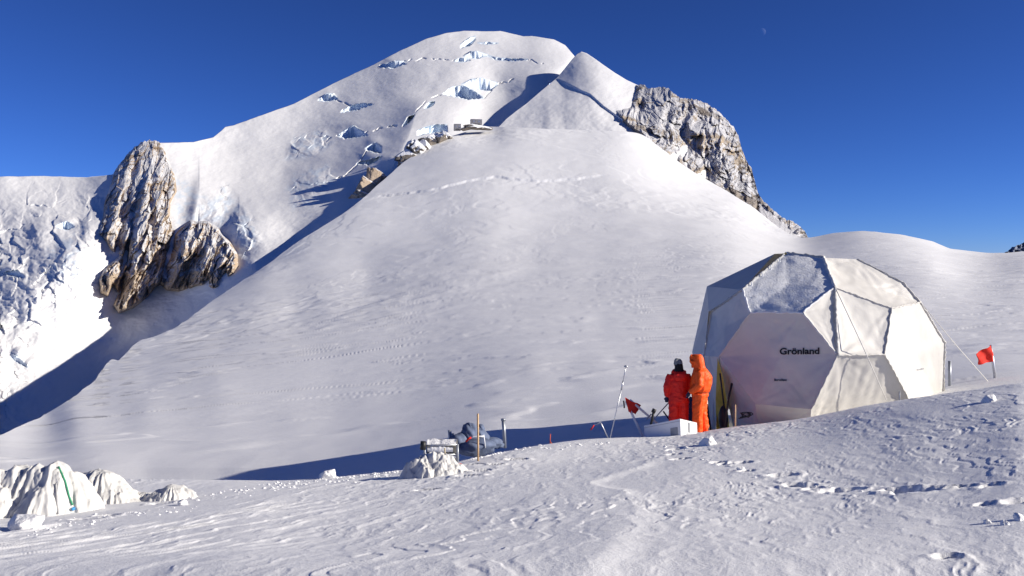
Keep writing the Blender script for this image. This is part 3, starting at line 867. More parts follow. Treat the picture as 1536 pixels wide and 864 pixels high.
def bevelled(o, w=0.01, seg=2):
    bm = bmesh.new(); bm.from_mesh(o.data)
    bmesh.ops.bevel(bm, geom=bm.edges[:], offset=w, segments=seg, affect='EDGES', profile=0.5)
    bm.to_mesh(o.data); bm.free(); return o

def blob(name, c, rx, ry, rz, mat, parent=None, amp=0.25, fq=3.0, sub=4, seed=0, rz_rot=0.0, smooth=True, chisel=0):
    bm = bmesh.new(); bmesh.ops.create_icosphere(bm, subdivisions=sub, radius=1)
    co = np.array([v.co[:] for v in bm.verts])
    n = fbm(co[:, 0] * fq + seed + co[:, 2] * 1.7, co[:, 1] * fq - co[:, 2] * 1.3 + seed, 800 + seed, 4)
    k = 1 + amp * n * 2
    if chisel:
        r_ = random.Random(seed)
        for _ in range(chisel):
            d = np.array(Vector((r_.uniform(-1, 1), r_.uniform(-1, 1), r_.uniform(-0.6, 1))).normalized()); lim = r_.uniform(0.5, 0.85)
            q = co @ d * k; k = np.where(q > lim, k * lim / np.maximum(q, 1e-3), k)
    R = Matrix.Rotation(rz_rot, 3, 'Z')
    for v, kk in zip(bm.verts, k):
        p = Vector((v.co.x * rx, v.co.y * ry, v.co.z * rz)) * float(kk); v.co = R @ p + Vector(c)
    me = bpy.data.meshes.new(name); bm.to_mesh(me); bm.free()
    me.polygons.foreach_set("use_smooth", [smooth] * len(me.polygons))
    return link(name, me, mat, parent)

M_tarp = simple("white_tarpaulin", (0.60, 0.58, 0.54), 0.55, 0.4, 0.06, 1.5, 0.25, 6)
M_sheet = simple("white_sheet", (0.64, 0.63, 0.60), 0.55, 0.4, 0.05, 3, 0.35, 9)
M_frost = simple("frosted_fabric", (0.74, 0.75, 0.76), 0.8, 0.2, 0.12, 9, 0.6, 22)
M_seam = simple("seam_tape", (0.42, 0.42, 0.42), 0.7, 0.3, 0.2, 20)
M_print = simple("black_print", (0.015, 0.015, 0.02), 0.6, 0.3)
M_yellow = simple("yellow_lining", (0.62, 0.42, 0.06), 0.7, 0.2)
M_black = simple("black_plastic", (0.02, 0.02, 0.022), 0.5, 0.4)
M_white = simple("white_paint", (0.80, 0.81, 0.82), 0.4, 0.45, 0.03)
M_grey = simple("grey_metal", (0.33, 0.35, 0.38), 0.4, 0.5, 0.12, 12, metal=0.4)
M_alu = simple("aluminium", (0.55, 0.56, 0.58), 0.35, 0.5, 0.1, 20, metal=0.7)
M_wood = simple("pale_wood", (0.56, 0.38, 0.22), 0.7, 0.2, 0.18, 25)
M_bamboo = simple("bamboo", (0.55, 0.46, 0.30), 0.6, 0.3, 0.15, 25)
M_flag = simple("red_flag_cloth", (0.74, 0.045, 0.03), 0.75, 0.1, 0.12, 12)
M_rope = simple("white_rope", (0.72, 0.70, 0.66), 0.8, 0.1, 0.1, 30)
M_redsuit = simple("red_down_suit", (0.82, 0.020, 0.012), 0.55, 0.3, 0.12, 9, 0.25, 30)
M_orsuit = simple("orange_down_suit", (0.95, 0.115, 0.012), 0.55, 0.3, 0.02, 9, 0.25, 30)
M_skin = simple("skin", (0.46, 0.27, 0.19), 0.55, 0.35, 0.06)
M_hair = simple("dark_hair", (0.012, 0.010, 0.010), 0.6, 0.3, 0.3, 40, 0.6, 60)
M_wool = simple("grey_wool", (0.22, 0.23, 0.24), 0.9, 0.1, 0.35, 30, 0.8, 70)
M_boot = simple("dark_boot", (0.03, 0.03, 0.035), 0.6, 0.3)
M_bags = simple("shaded_duffel_cloth", (0.13, 0.16, 0.24), 0.8, 0.15, 0.3, 5, 0.5, 14)  # the dome's shadow on the bags is painted in as dark blue
M_navy = simple("navy_cloth", (0.03, 0.035, 0.08), 0.8, 0.2)
M_chunk = snow_mat("snow_chunk", SNOW, [(6, 0.03), (25, 0.01)])
M_label = simple("grey_label", (0.34, 0.35, 0.37), 0.6, 0.2)
M_crate = simple("snowy_metal_crate", (0.20, 0.195, 0.18), 0.6, 0.4, 0.3, 14)
M_green = simple("green_strap", (0.05, 0.30, 0.16), 0.6, 0.3)
M_blue = simple("blue_strap", (0.06, 0.30, 0.62), 0.6, 0.3)
M_orange_st = simple("orange_tape", (0.75, 0.12, 0.03), 0.6, 0.3)

# ---------------------------------------------------------------- dome tent
DC, DCX, DCY, DR = 21.4, 1237.0, 530.0, 0.0
RXp, RZt, RZb = 183.0, 152.0, 210.0
def dome_pt(px, py, k=1.0):
    dx = (px - DCX) / RXp; dy = (DCY - py) / (RZt if py < DCY else RZb)
    q = max(0.0, 1 - dx * dx - dy * dy)
    ry = RXp / F * DC
    D = DC - ry * math.sqrt(q) * k
    return at(px, py, D)
VX = dict(T1=(1179,380), T2=(1235,386.5), T3=(1286,389), R1=(1354,424), R2=(1380.5,454), R3=(1417,514), R4=(1416,588), C1=(1252,431), C2=(1256,533),
          M1=(1204,469), M2=(1125.5,469), M3=(1114,434.5), L1=(1068,467.5), L2=(1056.5,534), L3=(1079,535), Rm1=(1337,462.5), Rm2=(1327,532), Rm3=(1371,614),
          B1=(1214,650), H1=(1133,606), H2=(1217,614), H3=(1140,660), K1=(1066,656), K2=(1073,660), F1=(1104,664), C3=(1243,547))
VX['R4'] = (1413, 614)
VD = {k: dome_pt(*v) for k, v in VX.items()}
VD['M3'] = at(1114, 434.5, 19.75); VD['T1'] = at(1179, 380, 21.0)
tent_c = at(1237, 640, DC); tent_c.z = gz(tent_c.x, tent_c.y) - 0.02
tent = thing('dome_tent', tent_c, "large white faceted dome tent with black lettering standing on the snow behind the people", 'tent')
inner = Vector((tent_c.x, DC, -2.4))
def fan_panel(name, keys_, mat, sag=0.05, wr=0.02, n=16, seed=0, pull=None):
    pts = [VD[k] if isinstance(k, str) else k for k in keys_]
    c = sum(pts, Vector()) / len(pts)
    inw = (inner - c).normalized()
    V = []; Fc = []
    for e in range(len(pts)):
        a = pts[e]; b = pts[(e + 1) % len(pts)]
        base = len(V)
        idx = {}
        for i in range(n + 1):
            for j in range(n + 1 - i):
                u = i / n; v = j / n; w = 1 - u - v
                p = a * u + b * v + c * w
                idx[(i, j)] = base + len(idx); V.append(p)
        for i in range(n):
            for j in range(n - i):
                Fc.append((idx[(i, j)], idx[(i + 1, j)], idx[(i, j + 1)]))
                if i + j < n - 1: Fc.append((idx[(i + 1, j)], idx[(i + 1, j + 1)], idx[(i, j + 1)]))
    A = np.array([v[:] for v in V]); P_ = np.array([p[:] for p in pts])
    # distance to border for the sag, folds running out of the corners
    def segd(A, a, b):
        e = b - a; t = np.clip(((A - a) @ e) / (e @ e), 0, 1); return np.linalg.norm(A - a - t[:, None] * e, axis=1)
    dmin = np.min([segd(A, P_[k], P_[(k + 1) % len(P_)]) for k in range(len(P_))], axis=0)
    f = np.clip(dmin / 0.6, 0, 1); f = f * (2 - f)
    ca = np.array(c[:]); ex = P_[1] - P_[0]; ex /= np.linalg.norm(ex); nn = np.array(inw[:]); ey = np.cross(nn, ex)
    rel = A - ca; U_ = rel @ ex; V_ = rel @ ey
    d = sag * f + wr * np.clip(dmin / 0.08, 0, 1) * (fbm(U_ * 2.2 + seed, V_ * 2.2, 900 + seed, 4) * 0.9)
    for k in range(len(P_)):       # tension creases from each corner
        q = A - P_[k]; rr_ = np.linalg.norm(q, axis=1); ang = np.arctan2(q @ ey, q @ ex)
        d += wr * 0.9 * np.exp(-rr_ / 0.75) * np.clip(rr_ / 0.15, 0, 1) * np.clip(dmin / 0.05, 0, 1) * pnoise(ang * 5 + k * 7, rr_ * 0.3 + seed, 910 + seed)
    if pull is not None: d = d + pull(U_, V_, dmin)
    A = A + d[:, None] * nn
    me = bpy.data.meshes.new(name); me.from_pydata(A.tolist(), [], Fc); me.update()
    bm = bmesh.new(); bm.from_mesh(me); bmesh.ops.remove_doubles(bm, verts=bm.verts, dist=0.002); bmesh.ops.recalc_face_normals(bm, faces=bm.faces)
    fs = sum(((fa.calc_center_median() - inner).dot(fa.normal)) for fa in bm.faces)
    if fs < 0: bmesh.ops.reverse_faces(bm, faces=bm.faces)
    bm.to_mesh(me); bm.free()
    me.polygons.foreach_set("use_smooth", [True] * len(me.polygons))
    return link(name, me, mat, tent)
tag(fan_panel('roof_panel', ['T1','T2','C1','M1','M2','M3'], M_frost, -0.03, 0.03, seed=1), "frost-covered roof panel")
fan_panel('roof_panel', ['T2','T3','R1','R2','Rm1','C1'], M_tarp, 0.07, 0.03, seed=2)
fan_panel('wall_panel', ['M1','C2','H2','H1','L3','M2'], M_tarp, 0.09, 0.035, n=24, seed=3)
fan_panel('wall_panel', ['M1','C1','C2'], M_tarp, 0.03, 0.015, seed=4)
fan_panel('wall_panel', ['C1','Rm1','Rm2','C2'], M_tarp, 0.05, 0.02, seed=5)
fan_panel('wall_panel', ['Rm1','R2','R3','R4','Rm3','Rm2'], M_tarp, 0.03, 0.02, seed=6)
fan_panel('skirt_panel', ['C2','Rm2','Rm3','B1','H2'], M_tarp, 0.05, 0.03, n=24, seed=7, pull=lambda u, v, d: 0.035 * np.clip(d / 0.2, 0, 1) * ridged(u * 1.6, v * 0.35, 930, 2))
fan_panel('skirt_panel', ['H1','H2','B1','H3'], M_tarp, 0.03, 0.03, seed=8)
fan_panel('wall_panel', ['M3','M2','L3','L2','L1'], M_tarp, 0.05, 0.03, seed=9)
fan_panel('wall_panel', ['T1','M3','L1'], M_tarp, 0.03, 0.02, seed=10)
fan_panel('wall_panel', ['L2','L3','K2','K1'], M_tarp, 0.02, 0.03, seed=11, pull=lambda u, v, d: 0.03 * ridged(u * 3, v * 0.3, 931, 2) * np.clip(d / 0.05, 0, 1))
fan_panel('door_flap', ['L3','H1','H3','F1'], M_tarp, 0.03, 0.04, seed=12, pull=lambda u, v, d: 0.04 * ridged(u * 1.5, v * 2, 932, 2) * np.clip(d / 0.08, 0, 1))
# back half of the cover, mirrored through the middle
bv = []
for k in ('T1','T2','T3','R1','R2','R3','R4','L1','L2','K1','C1','C2','M1','M2','M3','Rm1','Rm2','Rm3','B1','H3'):
    p = VD[k]; q = Vector((p.x + (p.x - tent_c.x) * 0.03, 2 * DC - p.y, p.z)); bv.append(q)
for k in ('T1','T2','T3','R1','R2','R3','R4','L1','L2','K1','M3'):
    p = VD[k].copy(); p.y += 0.03; bv.append(p)
bm = bmesh.new()
for p in bv: bm.verts.new(p)
res = bmesh.ops.convex_hull(bm, input=bm.verts)
bmesh.ops.delete(bm, geom=[f for f in bm.faces if f.calc_center_median().y < DC - 0.1 or f.normal.z < -0.8], context='FACES')
bmesh.ops.delete(bm, geom=[v for v in bm.verts if not v.link_faces], context='VERTS')
bmesh.ops.subdivide_edges(bm, edges=bm.edges[:], cuts=3, use_grid_fill=True)
me = bpy.data.meshes.new('back_cover'); bm.to_mesh(me); bm.free()
link('back_cover', me, M_tarp, tent)
def out(p, d=0.02): return p + (p - inner).normalized() * d
def seam(keys_, r=0.022, mat=None, name='seam', lift=0.012, jit=0.012, seed=0):
    pts = []
    for a, b in zip(keys_[:-1], keys_[1:]):
        A = VD[a]; B = VD[b]; m = max(3, int((B - A).length / 0.06))
        for i in range(m): pts.append(A.lerp(B, i / m))
    pts.append(VD[keys_[-1]])
    r_ = random.Random(seed); 
    pts = [out(p, lift) + Vector((r_.uniform(-1, 1), 0, r_.uniform(-1, 1))) * jit for p in pts]
    rad = [r * r_.uniform(0.7, 1.35) for _ in pts]
    tube(name, pts, rad, mat or M_tarp, tent, 7)
seam(['C1','C2'], 0.035, M_seam, seed=1)
seam(['T2','C1'], 0.034, M_rope, seed=2)
seam(['T1','T2'], 0.03, M_seam, seed=3)
seam(['T1','M3','L1'], 0.025, M_seam, seed=4)
seam(['M3','M2','M1','C1'], 0.02, M_frost, seed=5)
seam(['M1','C2'], 0.02, M_rope, seed=6)
seam(['C1','Rm1','Rm2','C2'], 0.016, M_tarp, seed=7)
seam(['Rm1','R2'], 0.014, seed=8); seam(['Rm2','Rm3'], 0.014, seed=9); seam(['T3','R1'], 0.016, M_seam, seed=10)
seam(['R1','R2','R3','R4'], 0.02, seed=14); seam(['M2','L3'], 0.016, seed=11); seam(['L1','L2'], 0.014, seed=12); seam(['C2','H2'], 0.02, seed=13)
# door opening: yellow lining inside, black gear leaning in the gap
def poly_panel(name, pix, k, mat, thick=0.01):
    pts = [dome_pt(x, y, 1) + Vector((0, k, 0)) for x, y in pix]
    n = len(pts); back = [p + Vector((0, thick, 0)) for p in pts]
    return mesh_from(name, pts + back, [tuple(range(n))[::-1], tuple(range(n, 2 * n))] + [(i, (i + 1) % n, n + (i + 1) % n, n + i) for i in range(n)], mat, tent)
poly_panel('door_lining', [(1078,538),(1086,566),(1092,600),(1096,648),(1076,648),(1075,600)], 0.10, M_yellow)
# little vent at the peak and ties down the left edge
vp = VD['T1']
mesh_from('roof_vent', [vp + Vector((-0.02, -0.03, 0.03)), vp + Vector((0.10, -0.10, -0.13)), vp + Vector((-0.22, -0.10, -0.12)), vp + Vector((0.0, 0.15, -0.02))],
          [(0, 2, 1), (0, 1, 3), (0, 3, 2), (1, 2, 3)], [M_yellow], tent)
mesh_from('vent_flap', [vp + Vector((-0.02, -0.04, 0.035)), vp + Vector((0.03, -0.05, 0.03)), vp + Vector((0.14, -0.13, -0.13)), vp + Vector((0.09, -0.13, -0.14)),
                        vp + Vector((-0.02, -0.02, 0.045)), vp + Vector((0.03, -0.03, 0.04)), vp + Vector((0.14, -0.11, -0.12)), vp + Vector((0.09, -0.11, -0.13))],
          [(0,3,2,1),(4,5,6,7),(0,1,5,4),(1,2,6,5),(2,3,7,6),(3,0,4,7)], M_white, tent)
for t in (0.22, 0.42, 0.62, 0.86):
    p = out(VD['T1'].lerp(VD['M3'], t), 0.03)
    V, Fc = tube_data([p + Vector((0.06, -0.03, 0.05)), p + Vector((0.07, -0.05, -0.02)), p + Vector((0.03, -0.05, -0.10)), p + Vector((-0.04, -0.03, -0.12))], 0.013, 6)
    mesh_from('tie_strap', V, Fc, M_white, tent, True)
# guy ropes belong to the tent
tube('guy_rope', [out(VD['C1'], 0.03), out(dome_pt(1290, 516), 0.10), Vector((0, 0, 0)) + out(dome_pt(1327, 598), 0.06)], [0.011, 0.010, 0.009], M_rope, tent, 6)
gpt = at(1482, 584, 21.8); gpt.z = gz(gpt.x, gpt.y) 
tube('guy_rope', [out(VD['R2'], 0.01), out(VD['R2'], 0.01).lerp(gpt, 0.5) + Vector((0, 0, -0.03)), gpt], 0.010, M_rope, tent, 6)
# lettering on the wall panel, laid onto its own face
def lettering(txt, pix, pixh, name, mat, bold=0.0, keys3=('M1','H1','C2'), lift=0.012, slope=0.0, width=None):
    cu = bpy.data.curves.new('txt', 'FONT'); cu.body = txt; cu.size = 1.0; cu.offset = bold; cu.extrude = 0.004
    ob = bpy.data.objects.new('txt', cu); C.objects.link(ob)
    dg = bpy.context.evaluated_depsgraph_get(); me = bpy.data.meshes.new_from_object(ob.evaluated_get(dg))
    bpy.data.objects.remove(ob)
    co = np.array([v.co[:] for v in me.vertices]); x0, x1 = co[:, 0].min(), co[:, 0].max(); cap = 0.72
    A, B_, C_ = [VD[k] for k in keys3]
    nrm = (B_ - A).cross(C_ - A).normalized()
    if nrm.dot(A - inner) < 0: nrm = -nrm
    W = (width or 60.0)
    for v in me.vertices:
        u = (v.co.x - x0) / (x1 - x0) * W; h_ = v.co.y / cap * pixh
        px = pix[0] + u; py = pix[1] - h_ + slope * u
        dirv = at(px, py, 1.0)
        t = (A.dot(nrm)) / dirv.dot(nrm)
        t2 = ray_tent(px, py)
        v.co = dirv * ((t2 if t2 else t) - lift - v.co.z * 1.0)
    return link(name, me, mat, tent)
from mathutils.bvhtree import BVHTree
bpy.context.view_layer.update()
_bm = bmesh.new()
for ch in tent.children:
    if ch.name.startswith('wall_panel'):
        m_ = ch.data.copy(); m_.transform(ch.matrix_world); _bm.from_mesh(m_); bpy.data.meshes.remove(m_)
_bv = BVHTree.FromBMesh(_bm)
def ray_tent(px, py):
    d = at(px, py, 1.0); h_ = _bv.ray_cast(Vector((0, 0, 0)), d.normalized(), 60)
    return h_[0].y if h_[0] else None
lettering("Grönland", (1169.5, 531.6), 9.6, 'lettering', M_print, 0.028, width=59.5, slope=-0.012, lift=0.016)
lettering("Borvellent", (1161.5, 571.5), 3.4, 'lettering', M_navy, 0.02, width=18.5, lift=0.012)
lettering("Borvellent", (1375.5, 556.0), 2.6, 'lettering', M_label, 0.02, width=10.5, slope=-0.2, keys3=('Rm1','R3','Rm3'), lift=0.012)
_bm.free()

# ---------------------------------------------------------------- people
def ring_chain(secs, seg=14):
    """closed tube through sections (x, y, z, rx, ry) kept horizontal in section"""
    V = []; Fc = []
    for (x, y, z, rx, ry) in secs:
        for k in range(seg):
            t = 2 * math.pi * k / seg; V.append(Vector((x + rx * math.cos(t), y + ry * math.sin(t), z)))
    n = len(secs)
    for i in range(n - 1):
        for k in range(seg):
            k2 = (k + 1) % seg; Fc.append((i * seg + k, i * seg + k2, (i + 1) * seg + k2, (i + 1) * seg + k))
    Fc.append(tuple(range(seg))[::-1]); Fc.append(tuple((n - 1) * seg + k for k in range(seg)))
    return V, Fc
def limb(pts, rad, seg=12):
    # denser path for a smooth bend
    P_ = [Vector(p) for p in pts]; out_ = []; rr_ = []
    for i in range(len(P_) - 1):
        for k in range(4):
            t = k / 4; out_.append(P_[i].lerp(P_[i + 1], t)); rr_.append(rad[i] * (1 - t) + rad[i + 1] * t)
    out_.append(P_[-1]); rr_.append(rad[-1])
    return tube_data(out_, rr_, seg)
def ball(c, r, sx=1, sy=1, sz=1, seg=14, rings=9):
    V = []; Fc = []
    for i in range(1, rings):
        a = math.pi * i / rings
        for k in range(seg):
            t = 2 * math.pi * k / seg
            V.append(Vector((c[0] + r * sx * math.sin(a) * math.cos(t), c[1] + r * sy * math.sin(a) * math.sin(t), c[2] - r * sz * math.cos(a))))
    for i in range(rings - 2):
        for k in range(seg):
            k2 = (k + 1) % seg; Fc.append((i * seg + k, i * seg + k2, (i + 1) * seg + k2, (i + 1) * seg + k))
    Fc.append(tuple(range(seg))[::-1]); Fc.append(tuple((rings - 2) * seg + k for k in range(seg)))
    return V, Fc
def fuse(name, parts, mat, parent, voxel=0.014, smooth_it=4, folds=0.0, fq=9.0, seed=0, xf=None):
    V, Fc = merge(parts)
    me = bpy.data.meshes.new(name); me.from_pydata([tuple(v) for v in V], [], Fc); me.update()
    bm = bmesh.new(); bm.from_mesh(me); bmesh.ops.recalc_face_normals(bm, faces=bm.faces); bm.to_mesh(me); bm.free()
    ob = bpy.data.objects.new('tmp', me); C.objects.link(ob)
    md = ob.modifiers.new('r', 'REMESH'); md.mode = 'VOXEL'; md.voxel_size = voxel
    sm = ob.modifiers.new('s', 'SMOOTH'); sm.factor = 0.6; sm.iterations = smooth_it
    dg = bpy.context.evaluated_depsgraph_get(); me2 = bpy.data.meshes.new_from_object(ob.evaluated_get(dg))
    bpy.data.objects.remove(ob); me2.name = name
    if folds:
        n = len(me2.vertices); co = np.empty(n * 3); no = np.empty(n * 3)
        me2.vertices.foreach_get('co', co); me2.vertex_normals.foreach_get('vector', no)
        co = co.reshape(-1, 3); no = no.reshape(-1, 3)
        ang = np.arctan2(co[:, 1], co[:, 0])
        a = ridged(co[:, 0] * fq * 0.5 + co[:, 2] * fq * 0.25 + seed, co[:, 2] * fq + co[:, 1] * fq * 0.6, 950 + seed, 3)
        b = fbm(co[:, 0] * fq * 1.6 + seed, co[:, 2] * fq * 1.2 + co[:, 1] * fq, 960 + seed, 3)
        co = co + no * ((a - 0.6) * folds + b * folds * 0.8)[:, None]
        me2.vertices.foreach_set('co', co.reshape(-1)); me2.update()
    me2.polygons.foreach_set('use_smooth', [True] * len(me2.polygons))
    o = bpy.data.objects.new(name, me2); C.objects.link(o); me2.materials.append(mat); o.parent = parent
    return o
def hand(wrist, dirv, side, curl=0.5, g=0.0):
    """palm and five fingers below the wrist; dirv = the way the palm faces"""
    w = Vector(wrist); dn = Vector((0, 0, -1)) * 0.93 + Vector(dirv) * 0.25; dn.normalize()
    fwd = Vector(dirv).normalized(); acr = dn.cross(fwd).normalized()       # across the knuckles
    palm_c = w + dn * 0.045
    parts = [limb([w, w + dn * 0.03, w + dn * 0.085], [0.026 + g, 0.034 + g, 0.032 + g])]
    for k, (off, ln) in enumerate([(-0.030, 0.066), (-0.010, 0.076), (0.011, 0.072), (0.030, 0.056)]):
        b = w + dn * 0.080 + acr * off
        p1 = b + dn * ln * 0.45 + fwd * 0.004; p2 = p1 + (dn * (1 - curl) + fwd * curl).normalized() * ln * 0.33
        p3 = p2 + (dn * (1 - curl * 1.6) + fwd * curl * 1.5).normalized() * ln * 0.26
        parts.append(limb([b, p1, p2, p3], [0.0105 + g, 0.0095 + g, 0.009 + g, 0.0075 + g], 8))
    tb = w + dn * 0.03 + acr * (-0.028 * side)
    t1 = tb + (-acr * side * 0.7 + dn * 0.7 + fwd * 0.3).normalized() * 0.035; t2 = t1 + (dn * 0.8 + fwd * 0.6).normalized() * 0.028
    parts.append(limb([tb, t1, t2], [0.014 + g, 0.012 + g, 0.0095 + g], 8))
    return parts
def head_parts(c, tilt=0.0):
    x, y, z = c
    P = [ball((x, y, z + 0.015), 0.100, 0.78, 0.98, 1.08), ball((x, y + 0.030, z - 0.055), 0.066, 0.85, 0.95, 0.95),
         limb([(x, y + 0.092, z + 0.02), (x, y + 0.118, z - 0.022), (x, y + 0.094, z - 0.03)], [0.010, 0.015, 0.011], 8),
         limb([(x - 0.022, y + 0.092, z - 0.055), (x, y + 0.099, z - 0.054), (x + 0.022, y + 0.092, z - 0.055)], [0.006, 0.009, 0.006], 8)]
    for s in (-1, 1): P.append(ball((x + s * 0.078, y - 0.005, z - 0.005), 0.03, 0.35, 0.7, 1.05, 8, 6))
    return P
def eyes(c, par):
    x, y, z = c
    for s in (-1, 1):
        V, Fc = ball((x + s * 0.032, y + 0.083, z + 0.003), 0.0125, 1, 0.8, 0.8, 10, 8)
        mesh_from('eye', [par.matrix_world @ v if False else v for v in V], Fc, None)
M_eye = simple("eye_white", (0.75, 0.73, 0.7), 0.2, 0.5, 0.02)
def local(name, data, mat, parent, smooth=True):
    V, Fc = data; me = bpy.data.meshes.new(name); me.from_pydata([tuple(v) for v in V], [], Fc); me.update()
    me.polygons.foreach_set('use_smooth', [smooth] * len(me.polygons))
    o = bpy.data.objects.new(name, me); C.objects.link(o); me.materials.append(mat); o.parent = parent
    return o

# person one: back to us, arms hanging, hands low in front of the hips (figure stands 1.72 m, faces +y)
pr = at(1018, 640, 18.85); pr.z = gz(pr.x, pr.y) - 0.02; print('FEET', pr.z, gz(at(1050, 640, 18.7).x, 18.7))
person = thing('person', pr, "person in a red down suit and grey beanie, seen from behind", 'person', rz=math.radians(6))
hc = (-0.005, 0.03, 1.60)
legsL = [(-0.10, 0, 0.05), (-0.105, 0.0, 0.48), (-0.09, 0, 0.90)]; legsR = [(0.10, 0.0, 0.05), (0.105, 0.0, 0.48), (0.09, 0, 0.90)]
armL = [(-0.175, 0, 1.38), (-0.265, -0.02, 1.13), (-0.235, 0.09, 0.90)]; armR = [(0.175, 0, 1.38), (0.265, -0.01, 1.13), (0.20, 0.16, 0.93)]
bodyp = [ring_chain([(0, 0, 0.84, 0.13, 0.10), (0, 0, 1.0, 0.12, 0.09), (0, 0, 1.2, 0.14, 0.10), (0, 0, 1.38, 0.15, 0.09), (0, 0, 1.44, 0.07, 0.06)]),
         limb([(0, 0.0, 1.40), (0, 0.02, 1.54)], [0.058, 0.052]),
         limb(legsL[::-1], [0.085, 0.055, 0.04]), limb(legsR[::-1], [0.085, 0.055, 0.04]), limb(armL, [0.048, 0.038, 0.028]), limb(armR, [0.048, 0.038, 0.028])]
bodyp += head_parts(hc) + hand(armL[-1], (0.25, 1, 0), 1) + hand(armR[-1], (-0.2, 1, 0), -1)
fuse('body', bodyp, M_skin, person, 0.007, 2)
for s in (-1, 1): local('eye', ball((hc[0] + s * 0.032, hc[1] + 0.086, hc[2] + 0.003), 0.012, 1, 0.8, 0.8, 10, 8), M_eye, person)
jk = [ring_chain([(0, 0, 0.80, 0.215, 0.165), (0, 0, 0.92, 0.225, 0.175), (0, 0, 1.06, 0.205, 0.165), (0, 0, 1.22, 0.225, 0.175), (0, 0, 1.36, 0.215, 0.155), (0, 0, 1.44, 0.15, 0.11), (0, 0.01, 1.48, 0.10, 0.09)]),
      limb([(-0.165, 0, 1.385), (-0.26, -0.02, 1.13), (-0.243, 0.07, 0.92)], [0.095, 0.088, 0.066]),
      limb([(0.165, 0, 1.385), (0.262, -0.01, 1.13), (0.205, 0.14, 0.94)], [0.095, 0.088, 0.066]),
      limb([(-0.092, 0, 0.90), (-0.112, 0.0, 0.50), (-0.108, 0, 0.12)], [0.135, 0.112, 0.105]),
      limb([(0.092, 0, 0.90), (0.112, 0.01, 0.50), (0.108, 0, 0.12)], [0.135, 0.112, 0.105])]
fuse('down_suit', jk, M_redsuit, person, 0.013, 3, folds=0.017, fq=8, seed=1)
fuse('hood', [ring_chain([(0, -0.13, 1.27, 0.10, 0.04), (0, -0.14, 1.34, 0.145, 0.06), (0, -0.12, 1.42, 0.15, 0.07), (0, -0.09, 1.47, 0.12, 0.06)]),
              limb([(-0.14, -0.03, 1.43), (-0.08, 0.06, 1.46), (0.08, 0.06, 1.46), (0.14, -0.03, 1.43)], [0.045, 0.05, 0.05, 0.045])], M_redsuit, person, 0.012, 3, folds=0.008, fq=14, seed=2)
fuse('hair', [ring_chain([(0, -0.02, 1.42, 0.10, 0.075), (0, -0.03, 1.48, 0.105, 0.085), (0, -0.015, 1.56, 0.092, 0.098), (0, -0.005, 1.63, 0.083, 0.098)])], M_hair, person, 0.01, 2, folds=0.010, fq=24, seed=3)
fuse('beanie', [ring_chain([(-0.004, 0.02, 1.605, 0.089, 0.108), (-0.004, 0.02, 1.645, 0.093, 0.113), (-0.006, 0.02, 1.69, 0.086, 0.104), (-0.014, 0.02, 1.725, 0.062, 0.078), (-0.03, 0.01, 1.742, 0.03, 0.04)]),
                ring_chain([(-0.004, 0.02, 1.60, 0.095, 0.114), (-0.004, 0.02, 1.635, 0.097, 0.116)]), limb([(-0.05, -0.04, 1.70), (-0.10, -0.06, 1.69)], [0.03, 0.016])], M_wool, person, 0.009, 2, folds=0.004, fq=40, seed=4)
for s, a in ((-1, armL[-1]), (1, armR[-1])):
    fuse('glove', hand(a, (0.25 * -s, 1, 0), -s, g=0.004), M_navy, person, 0.005, 1)
for s in (-1, 1):
    fuse('boot', [limb([(s * 0.108, -0.04, 0.20), (s * 0.108, -0.03, 0.06)], [0.075, 0.07]), limb([(s * 0.11, -0.06, 0.05), (s * 0.115, 0.08, 0.05), (s * 0.12, 0.17, 0.045)], [0.06, 0.062, 0.05])], M_boot, person, 0.012, 2)

# person two: in profile, facing left and down at the first, one arm bent in front of the hip
po = at(1050, 640, 18.7); po.z = gz(po.x, po.y) - 0.04
person2 = thing('person', po, "person in an orange down suit with the hood up, by the tent door", 'person', rz=math.radians(68))
hc2 = (0.0, 0.10, 1.615)
lL = [(-0.09, 0.03, 0.05), (-0.095, 0.03, 0.49), (-0.085, 0.0, 0.92)]; lR = [(0.10, -0.09, 0.05), (0.10, -0.03, 0.49), (0.085, 0, 0.92)]
aL = [(-0.185, 0.0, 1.40), (-0.255, -0.02, 1.13), (-0.19, 0.20, 0.96)]; aR = [(0.185, 0.0, 1.40), (0.25, 0.0, 1.13), (0.17, 0.22, 1.02)]
bodyp = [ring_chain([(0, 0, 0.86, 0.13, 0.10), (0, 0, 1.02, 0.12, 0.09), (0, -0.01, 1.22, 0.14, 0.10), (0, 0, 1.40, 0.15, 0.09), (0, 0.02, 1.46, 0.07, 0.06)]),
         limb([(0, 0.02, 1.42), (0, 0.07, 1.56)], [0.058, 0.052]),
         limb(lL[::-1], [0.085, 0.055, 0.04]), limb(lR[::-1], [0.085, 0.055, 0.04]), limb(aL, [0.048, 0.038, 0.028]), limb(aR, [0.048, 0.038, 0.028])]
bodyp += head_parts(hc2) + hand(aL[-1], (0.4, 1, 0), 1) + hand(aR[-1], (-0.4, 1, 0), -1)
fuse('body', bodyp, M_skin, person2, 0.007, 2)
for s in (-1, 1): local('eye', ball((hc2[0] + s * 0.032, hc2[1] + 0.086, hc2[2] + 0.003), 0.012, 1, 0.8, 0.8, 10, 8), M_eye, person2)
